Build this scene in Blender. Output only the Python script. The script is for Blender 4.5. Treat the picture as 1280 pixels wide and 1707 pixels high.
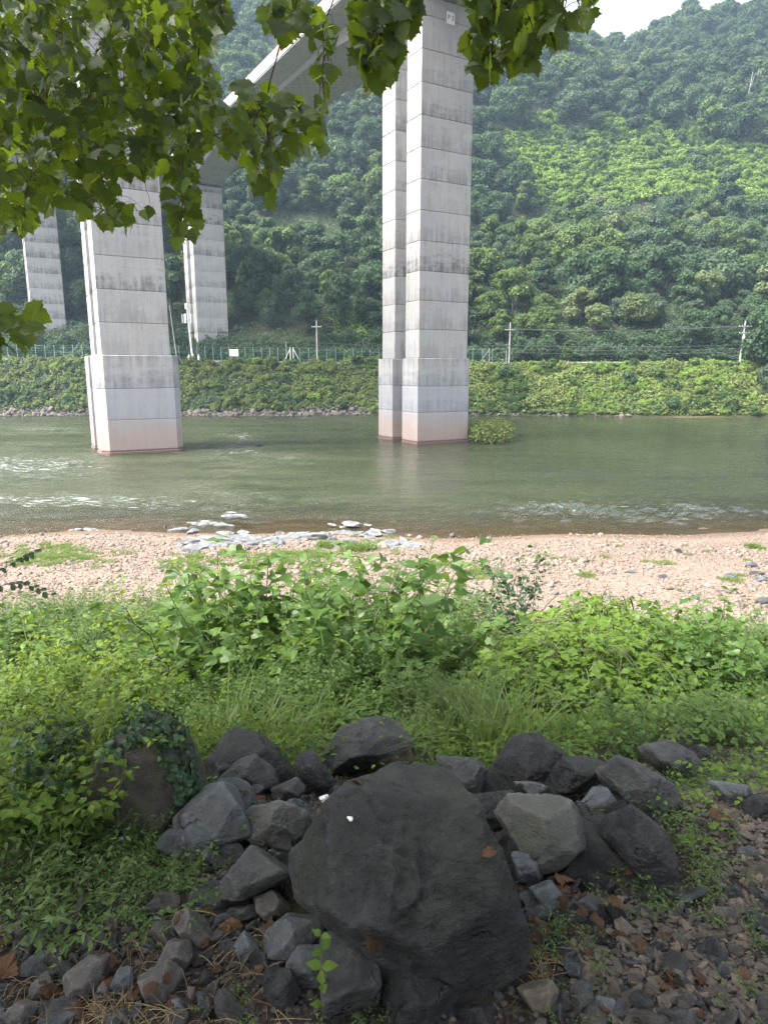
import bpy, bmesh, math
import numpy as np
from mathutils import Vector

for _o in list(bpy.data.objects):
    bpy.data.objects.remove(_o)
scene = bpy.context.scene
COL = scene.collection
RNG = np.random.default_rng(11)
PITCH = math.radians(11.6)
EYE = np.array([0.0, 0.0, 7.0])

# ------------------------------------------------------------------ camera, sky, sun, exposure
cam_d = bpy.data.cameras.new('camera')
cam = bpy.data.objects.new('camera', cam_d)
COL.objects.link(cam)
cam.location = EYE
cam.rotation_euler = (math.radians(90) - PITCH, 0, 0)
cam_d.sensor_fit = 'VERTICAL'
cam_d.sensor_height = 36.0
cam_d.sensor_width = 27.0
cam_d.lens = 24.0
cam_d.clip_start = 0.05
cam_d.clip_end = 3000
scene.camera = cam

SUN_EL, SUN_AZ = math.radians(54), math.radians(-112)
world = bpy.data.worlds.new('World')
scene.world = world
world.use_nodes = True
wt = world.node_tree
wt.nodes.clear()
sky = wt.nodes.new('ShaderNodeTexSky')
sky.sky_type = 'NISHITA'
sky.sun_disc = False
sky.sun_elevation = SUN_EL
sky.sun_rotation = SUN_AZ
sky.air_density = 1.0
sky.dust_density = 6.0
sky.ozone_density = 1.0
hs = wt.nodes.new('ShaderNodeHueSaturation')
hs.inputs['Saturation'].default_value = 0.35
bg = wt.nodes.new('ShaderNodeBackground')
bg.inputs['Strength'].default_value = 0.135
wo = wt.nodes.new('ShaderNodeOutputWorld')
wt.links.new(sky.outputs[0], hs.inputs['Color'])
wt.links.new(hs.outputs[0], bg.inputs['Color'])
wt.links.new(bg.outputs[0], wo.inputs['Surface'])

sun_d = bpy.data.lights.new('sun', 'SUN')
sun_d.energy = 2.9
sun_d.angle = math.radians(30)
sun_d.color = (1.0, 0.95, 0.87)
sun = bpy.data.objects.new('sun', sun_d)
COL.objects.link(sun)
_to = Vector((math.sin(SUN_AZ) * math.cos(SUN_EL), math.cos(SUN_AZ) * math.cos(SUN_EL), math.sin(SUN_EL)))
sun.rotation_euler = _to.to_track_quat('Z', 'Y').to_euler()
sun.location = (0, 0, 60)

scene.view_settings.view_transform = 'Standard'
scene.view_settings.look = 'None'
scene.view_settings.exposure = 2.08
scene.view_settings.gamma = 1.0
scene.view_settings.use_curve_mapping = False
scene.render.engine = 'CYCLES'
scene.cycles.max_bounces = 6
scene.cycles.diffuse_bounces = 4
scene.cycles.glossy_bounces = 3
scene.cycles.transmission_bounces = 4
scene.cycles.transparent_max_bounces = 6
scene.cycles.volume_bounces = 0
scene.cycles.use_denoising = True
scene.cycles.denoising_prefilter = 'NONE'
scene.cycles.sample_clamp_direct = 3.0
scene.cycles.sample_clamp_indirect = 4.0

# ------------------------------------------------------------------ maths helpers
FPX = 1138.0
CP, SP = math.cos(PITCH), math.sin(PITCH)

def ray(px, py):
    u, v = (px - 640) / FPX, (853.5 - py) / FPX
    return np.array([u, CP + v * SP, v * CP - SP])

def at_y(px, py, y):
    r = ray(px, py)
    return EYE + r * (y / r[1])

def project(P):
    P = np.atleast_2d(np.asarray(P, float)) - EYE
    d = P[:, 1] * CP - P[:, 2] * SP
    up = P[:, 1] * SP + P[:, 2] * CP
    d = np.where(np.abs(d) < 1e-6, 1e-6, d)
    return 640 + FPX * P[:, 0] / d, 853.5 - FPX * up / d, d

def _hash(ix, iy, iz, seed):
    h = (ix.astype(np.int64) * 374761393 + iy.astype(np.int64) * 668265263 + iz.astype(np.int64) * 2147483647 + seed * 974711) & 0xFFFFFFFF
    h = ((h ^ (h >> 13)) * 1274126177) & 0xFFFFFFFF
    h = ((h ^ (h >> 16)) * 2246822519) & 0xFFFFFFFF
    return ((h ^ (h >> 15)) & 0xFFFFFF) / float(0xFFFFFF)

def vnoise(P, freq=1.0, seed=0):
    Q = np.asarray(P, float) * freq + 100.37
    i = np.floor(Q).astype(np.int64)
    f = Q - i
    f = f * f * f * (f * (f * 6 - 15) + 10)
    r = 0
    for dx in (0, 1):
        wx = f[:, 0] if dx else 1 - f[:, 0]
        for dy in (0, 1):
            wy = f[:, 1] if dy else 1 - f[:, 1]
            for dz in (0, 1):
                wz = f[:, 2] if dz else 1 - f[:, 2]
                r = r + wx * wy * wz * _hash(i[:, 0] + dx, i[:, 1] + dy, i[:, 2] + dz, seed)
    return r * 2 - 1

def fbm(P, freq=1.0, octaves=4, seed=0, gain=0.5):
    a, s, r = 1.0, 0.0, 0
    for k in range(octaves):
        r = r + a * vnoise(P, freq, seed + k * 17)
        s += a
        a *= gain
        freq *= 2.03
    return r / s

def fbm2(x, y, freq, octaves=3, seed=0):
    P = np.stack([np.asarray(x, float).ravel(), np.asarray(y, float).ravel(), np.full(np.size(x), 0.5)], 1)
    return fbm(P, freq, octaves, seed).reshape(np.shape(x))

def sstep(a, b, x):
    t = np.clip((np.asarray(x, float) - a) / (b - a), 0, 1)
    return t * t * (3 - 2 * t)

def norm(v):
    v = np.asarray(v, float)
    return v / np.maximum(np.linalg.norm(v, axis=-1, keepdims=True), 1e-9)

def in_poly(px, py, poly):
    px, py = np.asarray(px, float), np.asarray(py, float)
    c = np.zeros(px.shape, bool)
    n = len(poly)
    for i in range(n):
        x1, y1 = poly[i]
        x2, y2 = poly[(i + 1) % n]
        if y1 == y2:
            continue
        hit = ((y1 > py) != (y2 > py)) & (px < (x2 - x1) * (py - y1) / (y2 - y1) + x1)
        c ^= hit
    return c

# ------------------------------------------------------------------ mesh helpers
class MB:
    """collects triangles / quads, builds one mesh"""
    def __init__(self):
        self.v, self.t, self.q, self.n = [], [], [], 0
    def add(self, V, T=None, Q=None):
        V = np.asarray(V, float).reshape(-1, 3)
        if T is not None and len(T):
            self.t.append(np.asarray(T, np.int64).reshape(-1, 3) + self.n)
        if Q is not None and len(Q):
            self.q.append(np.asarray(Q, np.int64).reshape(-1, 4) + self.n)
        self.v.append(V)
        self.n += len(V)
        return self
    def mesh(self, name, mat=None, smooth=False, attrs=None):
        V = np.concatenate(self.v) if self.v else np.zeros((0, 3))
        T = np.concatenate(self.t) if self.t else np.zeros((0, 3), np.int64)
        Q = np.concatenate(self.q) if self.q else np.zeros((0, 4), np.int64)
        me = bpy.data.meshes.new(name)
        me.vertices.add(len(V))
        me.vertices.foreach_set('co', V.astype(np.float32).ravel())
        nl = T.size + Q.size
        me.loops.add(nl)
        me.loops.foreach_set('vertex_index', np.concatenate([T.ravel(), Q.ravel()]).astype(np.int32))
        me.polygons.add(len(T) + len(Q))
        ls = np.concatenate([np.arange(len(T)) * 3, T.size + np.arange(len(Q)) * 4]).astype(np.int32)
        me.polygons.foreach_set('loop_start', ls)
        me.polygons.foreach_set('use_smooth', np.full(len(ls), bool(smooth)))
        for k, a in (attrs or {}).items():
            at = me.attributes.new(k, 'FLOAT', 'POINT')
            at.data.foreach_set('value', np.asarray(a, np.float32).ravel())
        me.update(calc_edges=True)
        if mat is not None:
            me.materials.append(mat)
        return me

def link(name, me, parent=None, loc=None):
    o = bpy.data.objects.new(name, me)
    COL.objects.link(o)
    if parent is not None:
        o.parent = parent
    if loc is not None:
        o.location = loc
    return o

def thing(name, label, cat, loc=(0, 0, 0), rz=0.0, group=None, me=None):
    o = bpy.data.objects.new(name, me)
    COL.objects.link(o)
    o.location = loc
    o.rotation_euler = (0, 0, rz)
    o['label'] = label
    o['category'] = cat
    if group:
        o['group'] = group
    return o

def structure(name, me):
    o = link(name, me)
    o['kind'] = 'structure'
    return o

def stuff(o):
    o['kind'] = 'stuff'
    return o

def dup(root, label, loc, rot=(0, 0, 0), scale=1.0, group=None, name=None):
    r = root.copy()
    COL.objects.link(r)
    r.location, r.rotation_euler = loc, rot
    r.scale = (scale,) * 3 if np.isscalar(scale) else scale
    r['label'] = label
    if group:
        r['group'] = group
    elif 'group' in r:
        del r['group']
    for ch in root.children:
        c = ch.copy()
        COL.objects.link(c)
        c.parent = r
        for g in ch.children:
            d = g.copy()
            COL.objects.link(d)
            d.parent = c
    return r

BOXQ = [(0, 3, 2, 1), (4, 5, 6, 7), (0, 1, 5, 4), (1, 2, 6, 5), (2, 3, 7, 6), (3, 0, 4, 7)]
def box(mb, c, s, ax=None):
    x, y, z = np.asarray(s, float) / 2
    V = np.array([(-x, -y, -z), (x, -y, -z), (x, y, -z), (-x, y, -z), (-x, -y, z), (x, -y, z), (x, y, z), (-x, y, z)])
    if ax is not None:
        V = V @ np.asarray(ax)
    mb.add(V + np.asarray(c), Q=BOXQ)

def tube(mb, P, r0, r1=None, n=6, cap=True):
    P = np.asarray(P, float)
    m = len(P)
    rr = np.linspace(r0, r0 if r1 is None else r1, m)
    T = norm(np.gradient(P, axis=0))
    ref = np.array([0.0, 0, 1]) if abs(T[:, 2]).mean() < 0.8 else np.array([1.0, 0, 0])
    A = norm(np.cross(T, ref))
    B = np.cross(T, A)
    th = np.arange(n) * 2 * math.pi / n
    V = P[:, None] + rr[:, None, None] * (np.cos(th)[None, :, None] * A[:, None] + np.sin(th)[None, :, None] * B[:, None])
    i = np.arange(m - 1)[:, None] * n
    j = np.arange(n)[None]
    k = (j + 1) % n
    Q = np.stack([i + j, i + k, i + n + k, i + n + j], -1).reshape(-1, 4)
    Tn = []
    if cap:
        Tn = [(0, q + 1, q) for q in range(1, n - 1)] + [((m - 1) * n, (m - 1) * n + q, (m - 1) * n + q + 1) for q in range(1, n - 1)]
    mb.add(V.reshape(-1, 3), T=Tn, Q=Q)

def curve(P, n=8):
    """smooth path through points (Catmull-Rom)"""
    P = np.asarray(P, float)
    Q = np.vstack([2 * P[0] - P[1], P, 2 * P[-1] - P[-2]])
    out = []
    for i in range(1, len(Q) - 2):
        t = np.linspace(0, 1, n, endpoint=False)[:, None]
        a, b, c, d = Q[i - 1], Q[i], Q[i + 1], Q[i + 2]
        out.append(0.5 * (2 * b + (c - a) * t + (2 * a - 5 * b + 4 * c - d) * t ** 2 + (3 * b - a - 3 * c + d) * t ** 3))
    return np.vstack(out + [P[-1:]])

def grid(xs, ys, zf):
    X, Y = np.meshgrid(xs, ys)
    Z = zf(X, Y)
    nx, ny = len(xs), len(ys)
    a = (np.arange(ny - 1)[:, None] * nx + np.arange(nx - 1)[None]).ravel()
    return np.stack([X.ravel(), Y.ravel(), Z.ravel()], 1), np.stack([a, a + 1, a + nx + 1, a + nx], 1)

def place(tpl, P, tip, nrm, size, wid=1.0):
    """copies of a leaf template: +y along tip, +z along nrm"""
    TV, TF = tpl
    P = np.asarray(P, float)
    tip = norm(tip)
    side = norm(np.cross(tip, nrm))
    nn = np.cross(side, tip)
    s = np.broadcast_to(np.asarray(size, float), (len(P),))[:, None, None]
    V = P[:, None] + s * (TV[None, :, 0:1] * wid * side[:, None] + TV[None, :, 1:2] * tip[:, None] + TV[None, :, 2:3] * nn[:, None])
    F = (np.arange(len(P)) * len(TV))[:, None, None] + TF[None]
    return V.reshape(-1, 3), F.reshape(-1, 3)

CARD = (np.array([(0, 0, 0), (.42, .5, .1), (0, 1, 0), (-.42, .5, .1)]), np.array([(0, 1, 2), (0, 2, 3)]))
OVATE = (np.array([(0, 0, 0), (.26, .22, .05), (.30, .45, .06), (0, .45, 0), (0, 1, -.12), (-.26, .22, .05), (-.30, .45, .06)]),
         np.array([(0, 1, 3), (1, 2, 3), (2, 4, 3), (0, 3, 5), (5, 3, 6), (6, 3, 4)]))
LANCE = (np.array([(0, 0, 0), (.13, .35, .04), (0, .4, 0), (0, 1, -.15), (-.13, .35, .04)]),
         np.array([(0, 1, 2), (1, 3, 2), (0, 2, 4), (4, 2, 3)]))
ROUND = (np.array([(0, 0, 0), (.30, .12, .03), (.42, .45, .05), (.27, .8, .02), (0, .95, -.06), (-.27, .8, .02), (-.42, .45, .05), (-.30, .12, .03), (0, .45, -.02)]),
         np.array([(8, i, i + 1) for i in range(7)] + [(8, 7, 0)]))
HEART = (np.array([(0, .1, 0), (.22, -.06, .03), (.44, .12, .06), (.43, .38, .06), (.25, .68, .02), (0, 1.02, -.15), (-.25, .68, .02), (-.43, .38, .06), (-.44, .12, .06), (-.22, -.06, .03), (0, .42, -.03)]),
         np.array([(10, i, i + 1) for i in range(9)] + [(10, 9, 0)]))

# ------------------------------------------------------------------ material helpers
def mat(name):
    m = bpy.data.materials.new(name)
    m.use_nodes = True
    m.node_tree.nodes.clear()
    return m

class G:
    def __init__(self, m):
        self.t = m.node_tree
    def n(self, typ, ins=None, **props):
        nd = self.t.nodes.new('ShaderNode' + typ)
        for k, v in props.items():
            setattr(nd, k, v)
        for k, v in (ins or {}).items():
            s = nd.inputs[k]
            if isinstance(v, bpy.types.NodeSocket):
                self.t.links.new(v, s)
            elif isinstance(v, bpy.types.Node):
                self.t.links.new(v.outputs[0], s)
            else:
                s.default_value = (*v, 1.0) if (isinstance(v, tuple) and len(v) == 3 and s.type == 'RGBA') else v
        return nd
    def math(self, op, a, b=0.0, c=0.0, clamp=False):
        return self.n('Math', {0: a, 1: b, 2: c}, operation=op, use_clamp=clamp).outputs[0]
    def ramp(self, fac, a, b, va=0.0, vb=1.0):
        return self.n('MapRange', {'Value': fac, 'From Min': a, 'From Max': b, 'To Min': va, 'To Max': vb}).outputs[0]
    def mix(self, f, a, b, mode='MIX'):
        nd = self.t.nodes.new('ShaderNodeMix')
        nd.data_type = 'RGBA'
        nd.blend_type = mode
        for s, v in ((nd.inputs[0], f), (nd.inputs[6], a), (nd.inputs[7], b)):
            if isinstance(v, (bpy.types.NodeSocket, bpy.types.Node)):
                self.t.links.new(v if isinstance(v, bpy.types.NodeSocket) else v.outputs[0], s)
            else:
                s.default_value = (*v, 1.0) if isinstance(v, tuple) else v
        return nd.outputs[2]
    def noise(self, vec, scale, detail=3.0, rough=0.55, out=0):
        return self.n('TexNoise', {'Vector': vec, 'Scale': scale, 'Detail': detail, 'Roughness': rough}).outputs[out]
    def mapping(self, vec, scale=(1, 1, 1)):
        return self.n('Mapping', {'Vector': vec, 'Scale': scale}).outputs[0]
    def bump(self, h, strength, dist):
        return self.n('Bump', {'Height': h, 'Strength': strength, 'Distance': dist}).outputs[0]
    def out(self, surf=None, vol=None):
        o = self.n('OutputMaterial')
        if surf is not None:
            self.t.links.new(surf.outputs[0] if isinstance(surf, bpy.types.Node) else surf, o.inputs['Surface'])
        if vol is not None:
            self.t.links.new(vol.outputs[0], o.inputs['Volume'])
    def pbr(self, col, rough=0.6, normal=None, spec=0.5, **kw):
        ins = {'Base Color': col, 'Roughness': rough, 'Specular IOR Level': spec}
        if normal is not None:
            ins['Normal'] = normal
        ins.update(kw)
        return self.n('BsdfPrincipled', ins)

def leaf_mat(name, dark, light, trans, tfac=0.35, rough=0.5, spec=0.3, objvar=0.35, yellow=None):
    m = mat(name)
    g = G(m)
    isl = g.n('NewGeometry').outputs['Random Per Island']
    ob = g.n('ObjectInfo').outputs['Random']
    f = g.math('ADD', g.math('MULTIPLY', isl, 1 - objvar), g.math('MULTIPLY', ob, objvar))
    c = g.mix(f, dark, light)
    tc = g.mix(f, tuple(x * 0.6 for x in trans), trans)
    if yellow is not None:
        k = g.math('GREATER_THAN', g.n('TexWhiteNoise', {'W': g.math('MULTIPLY', isl, 913.7)}, noise_dimensions='1D').outputs[0], 1 - yellow[1])
        c = g.mix(k, c, yellow[0])
    p = g.pbr(c, rough, spec=spec)
    tr = g.n('BsdfTranslucent', {'Color': tc})
    g.out(g.n('MixShader', {0: tfac, 1: p, 2: tr}))
    return m

def plain(name, col, rough=0.6, var=0.25, scale=8.0, metallic=0.0, bump=0.0):
    m = mat(name)
    g = G(m)
    tc = g.n('TexCoord').outputs['Object']
    nz = g.noise(tc, scale, 4)
    c = g.mix(nz, tuple(x * (1 - var) for x in col), tuple(min(1, x * (1 + var)) for x in col))
    g.out(g.pbr(c, rough, normal=g.bump(nz, 0.5, bump) if bump else None, Metallic=metallic))
    return m
# ------------------------------------------------------------------ the lie of the land
def far_shift(x):
    return 3.5 * np.exp(-((x + 4) / 9.0) ** 2) - 0.09 * np.clip(x - 25, 0, 200) + 1.2 * np.sin(x * 0.11)

NEAR_Y = [-60, -6, 0, 2.4, 3.0, 12.5, 15.5, 27.9, 29.2, 31, 45, 100]
NEAR_Z = [8.0, 5.6, 5.38, 5.32, 5.08, 1.02, 0.78, 0.10, 0.0, -0.12, -1.3, -1.3]
FAR_D = [100, 112, 113, 121.4, 122.4, 126.4, 129, 138, 190, 240, 330, 430, 900]
FAR_Z = [-1.3, 0.0, 0.5, 8.0, 8.5, 8.6, 11.5, 18, 42, 86, 143, 150, 150]

def ground(x, y):
    x, y = np.asarray(x, float), np.asarray(y, float)
    shore = 0.45 * np.sin(x * 0.23 + 0.6) + 0.35 * np.sin(x * 0.61)
    yn = y + np.where(y > 20, shore * sstep(20, 28, y), 0)
    zn = np.interp(yn, NEAR_Y, NEAR_Z)
    zn = zn + fbm2(x, y, 0.9, 3, 3) * 0.10 * sstep(-4, 2, y) * (1 - sstep(12, 22, y)) * np.where(y > 2.8, 1.6, 0.55)
    zn = zn + fbm2(x, y, 0.35, 3, 5) * 0.10 * sstep(13, 17, y) * (1 - sstep(25, 28, y))
    s = far_shift(x)
    d = y - s * (1 - sstep(125, 160, y))
    zf = np.interp(d, FAR_D, FAR_Z)
    zf = zf + 0.6 * sstep(5, 60, -x) * sstep(112, 122, d) 
    rise = sstep(200, 330, y)
    zf = zf + rise * (26 * sstep(95, 10, x) - 5 * np.exp(-((x - 92) / 16.0) ** 2) + 9 * sstep(105, 150, x))
    zf = zf + fbm2(x, y, 0.025, 3, 9) * 9 * sstep(135, 180, y)
    zf = zf + fbm2(x, y, 0.12, 3, 21) * 1.2 * sstep(124, 140, y)
    zf = zf + fbm2(x, y, 0.35, 3, 31) * 0.7 * sstep(112.5, 115, d) * (1 - sstep(119, 122, d))
    return np.where(y > 70, zf, zn)

def gz(x, y):
    return float(ground(np.array([x]), np.array([y]))[0])

def hit_ground(px, py, y0=0.8, y1=30.0):
    r = ray(px, py)
    ys = np.linspace(y0, y1, 1200)
    P = EYE + r[None] * (ys / r[1])[:, None]
    below = P[:, 2] < ground(P[:, 0], P[:, 1])
    i = int(np.argmax(below)) if below.any() else len(ys) - 1
    return P[i]

# ------------------------------------------------------------------ materials of the setting
def m_bank_soil():
    m = mat('bank_soil'); g = G(m)
    tc = g.n('TexCoord').outputs['Object']
    a = g.noise(tc, 3.0, 6); b = g.noise(tc, 45, 5, 0.7)
    v = g.n('TexVoronoi', {'Vector': tc, 'Scale': 60.0})
    c = g.mix(g.ramp(a, .35, .65), (0.016, 0.014, 0.012), (0.040, 0.034, 0.030))
    c = g.mix(g.ramp(b, .45, .7), c, (0.085, 0.068, 0.057))
    c = g.mix(g.math('MULTIPLY', g.ramp(v.outputs['Distance'], .5, .2), 0.35), c, v.outputs['Color'], 'SOFT_LIGHT')
    h = g.math('ADD', b, g.math('MULTIPLY', v.outputs['Distance'], -0.6))
    g.out(g.pbr(c, 0.9, g.bump(h, 0.9, 0.02), spec=0.2)); return m

def m_beach():
    m = mat('pink_gravel'); g = G(m)
    tc = g.n('TexCoord').outputs['Object']
    v = g.n('TexVoronoi', {'Vector': tc, 'Scale': 13.0})
    v2 = g.n('TexVoronoi', {'Vector': tc, 'Scale': 34.0})
    big = g.noise(tc, 0.35, 4)
    hue = g.n('SeparateColor', {0: v.outputs['Color']}).outputs[0]
    c = g.mix(hue, (0.155, 0.115, 0.090), (0.232, 0.182, 0.148))
    c = g.mix(g.ramp(g.n('SeparateColor', {0: v2.outputs['Color']}).outputs[1], .75, 1.0), c, (0.15, 0.125, 0.112))
    c = g.mix(g.ramp(big, .4, .62, 0, .5), c, (0.235, 0.182, 0.148))
    wet = g.n('Attribute', attribute_name='wet').outputs['Fac']
    c = g.mix(wet, c, g.mix(0.62, c, (0.10, 0.06, 0.03)))
    h = g.math('ADD', g.math('MULTIPLY', v.outputs['Distance'], -1.0), g.math('MULTIPLY', v2.outputs['Distance'], -0.4))
    g.out(g.pbr(c, 0.85, g.bump(h, 0.8, 0.05), spec=0.25)); return m

def m_slope_soil():
    m = mat('slope_soil'); g = G(m)
    tc = g.n('TexCoord').outputs['Object']
    a = g.noise(tc, 0.25, 6, .65); b = g.noise(tc, 1.6, 6, .7)
    c = g.mix(g.ramp(a, .4, .6), (0.030, 0.045, 0.018), (0.055, 0.060, 0.030))
    c = g.mix(g.ramp(b, .55, .75), c, (0.085, 0.075, 0.055))
    g.out(g.pbr(c, 0.95, g.bump(b, 1.0, 0.6), spec=0.15)); return m

def m_river_bed():
    m = mat('river_bed_stones'); g = G(m)
    tc = g.n('TexCoord').outputs['Object']
    v = g.n('TexVoronoi', {'Vector': tc, 'Scale': 6.0})
    c = g.mix(g.n('SeparateColor', {0: v.outputs['Color']}).outputs[0], (0.10, 0.065, 0.035), (0.20, 0.14, 0.09))
    g.out(g.pbr(c, 0.9)); return m

def m_water():
    m = mat('river_water'); g = G(m)
    tc = g.n('TexCoord').outputs['Object']
    chop = g.n('Attribute', attribute_name='chop').outputs['Fac']
    dep = g.n('Attribute', attribute_name='depth').outputs['Fac']
    foam_glint = g.n('Attribute', attribute_name='foam_glint').outputs['Fac']
    a = g.noise(g.mapping(tc, (0.55, 1.5, 1)), 1.3, 5, .6)
    b = g.noise(g.mapping(tc, (0.8, 1.9, 1)), 3.6, 4, .6)
    low = g.noise(g.mapping(tc, (0.3, 0.8, 1)), 0.35, 3, .5)
    st = g.math('ADD', 0.10, g.math('MULTIPLY', chop, g.ramp(low, .35, .6, 0.25, 1.0)))
    h = g.math('MULTIPLY', st, g.math('ADD', g.math('MULTIPLY', a, .6), g.math('MULTIPLY', b, 0.6)))
    nm = g.bump(h, 1.0, 0.60)
    body = g.mix(g.ramp(low, .3, .7), (0.029, 0.036, 0.018), (0.043, 0.050, 0.026))
    diff = g.n('BsdfDiffuse', {'Color': body})
    tr = g.n('BsdfTransparent', {'Color': (0.80, 0.74, 0.58)})
    under = g.n('MixShader', {0: g.ramp(dep, 0.0, 0.75, 0.12, 1.0), 1: tr, 2: diff})
    gl = g.n('BsdfGlossy', {'Color': (1, 1, 1), 'Roughness': 0.07, 'Normal': nm})
    fr = g.n('Fresnel', {'IOR': 1.33, 'Normal': nm})
    s = g.n('MixShader', {0: fr, 1: under, 2: gl})
    # broken white water over stones, and sky glints on ripples painted as foam
    foam_glint = g.math('ADD', foam_glint, g.math('MULTIPLY', chop, 0.19))
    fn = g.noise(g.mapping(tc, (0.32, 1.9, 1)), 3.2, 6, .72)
    k = g.math('MULTIPLY', g.ramp(g.math('ADD', fn, g.math('MULTIPLY', foam_glint, 0.24)), 0.70, 0.84, 0, 1), g.math('MINIMUM', g.math('MULTIPLY', foam_glint, 1.6), 0.6), clamp=True)
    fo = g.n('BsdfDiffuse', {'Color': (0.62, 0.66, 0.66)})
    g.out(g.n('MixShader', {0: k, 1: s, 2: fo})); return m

def m_concrete(name='grey_concrete', tint=(0.385, 0.382, 0.386), plinth=False):
    m = mat(name); g = G(m)
    T = g.n('TexCoord')
    ob, ge = T.outputs['Object'], T.outputs['Generated']
    rnd = g.n('ObjectInfo').outputs['Random']
    gzc = g.n('SeparateXYZ', {0: ge}).outputs[2]
    oz = g.n('SeparateXYZ', {0: ob}).outputs
    big = g.noise(ob, 0.55, 5, .6)
    fine = g.noise(ob, 9.0, 5, .7)
    strk = g.noise(g.mapping(ob, (1.5, 1.5, 0.20)), 1.5, 7, .68)
    blot = g.noise(g.mapping(ob, (0.35, 0.35, 1.1)), 1.6, 7, .72)
    c = g.mix(g.ramp(big, .3, .7), tuple(x * .90 for x in tint), tuple(x * 1.06 for x in tint))
    warm = g.math('MULTIPLY', g.ramp(g.noise(ob, 0.25, 3), .45, .65), 0.55)
    c = g.mix(warm, c, (tint[0] * 1.02, tint[1] * .95, tint[2] * .88))
    # grime that has run down each lift
    low = g.ramp(g.math('ADD', gzc, g.math('MULTIPLY', g.math('SUBTRACT', blot, .5), 2.2)), 0.60, 0.10)
    amt = g.ramp(rnd, .05, .9, 0.2, 0.92)
    k = g.math('MULTIPLY', g.math('MULTIPLY', low, g.ramp(strk, .36, .56)), amt, clamp=True)
    c = g.mix(k, c, (0.10, 0.097, 0.095))
    k2 = g.math('MULTIPLY', g.math('MULTIPLY', g.ramp(strk, .50, .66), g.ramp(blot, .40, .6)), 0.72, clamp=True)
    c = g.mix(k2, c, (0.17, 0.165, 0.155))
    c = g.mix(g.ramp(fine, .35, .75, 0, .22), c, (0.24, 0.23, 0.22))
    # shutter seams and tie holes: faint print of the formwork
    def cell(s, p, w):
        f = g.math('FRACT', g.math('DIVIDE', s, p))
        return g.math('LESS_THAN', g.math('ABSOLUTE', g.math('SUBTRACT', f, .5)), w)
    seam = g.math('MULTIPLY', g.math('MAXIMUM', cell(oz[0], 1.22, .010), cell(oz[1], 1.22, .010)), g.ramp(big, .4, .6, .05, .45))
    c = g.mix(seam, c, (0.16, 0.155, 0.15))
    hole = g.math('MULTIPLY', g.math('MAXIMUM', cell(oz[0], 0.9, .05), cell(oz[1], 0.9, .05)), cell(oz[2], 0.89, .05))
    c = g.mix(g.math('MULTIPLY', hole, .42), c, (0.10, 0.10, 0.10))
    if plinth:
        # flood silt on the lowest metres, algae at the waterline
        bl = g.ramp(g.math('ADD', oz[2], g.math('MULTIPLY', g.math('SUBTRACT', big, .5), 2.5)), 7.6, 5.2)
        c = g.mix(g.math('MULTIPLY', bl, .45), c, (0.25, 0.26, 0.31))
        pk = g.ramp(g.math('ADD', oz[2], g.math('MULTIPLY', g.math('SUBTRACT', big, .5), 1.8)), 3.4, 1.4)
        c = g.mix(g.math('MULTIPLY', pk, .75), c, (0.33, 0.245, 0.205))
        tp = g.math('MULTIPLY', g.ramp(oz[2], 7.2, 8.3), g.ramp(strk, .38, .62))
        c = g.mix(g.math('MULTIPLY', tp, .75), c, (0.15, 0.145, 0.135))
        wl = g.ramp(g.math('ADD', oz[2], g.math('MULTIPLY', g.math('SUBTRACT', fine, .5), .3)), .42, .30)
        c = g.mix(wl, c, (0.14, 0.092, 0.078))
    g.out(g.pbr(c, 0.85, g.bump(g.math('ADD', fine, strk), 0.25, 0.03), spec=0.3)); return m

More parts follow.
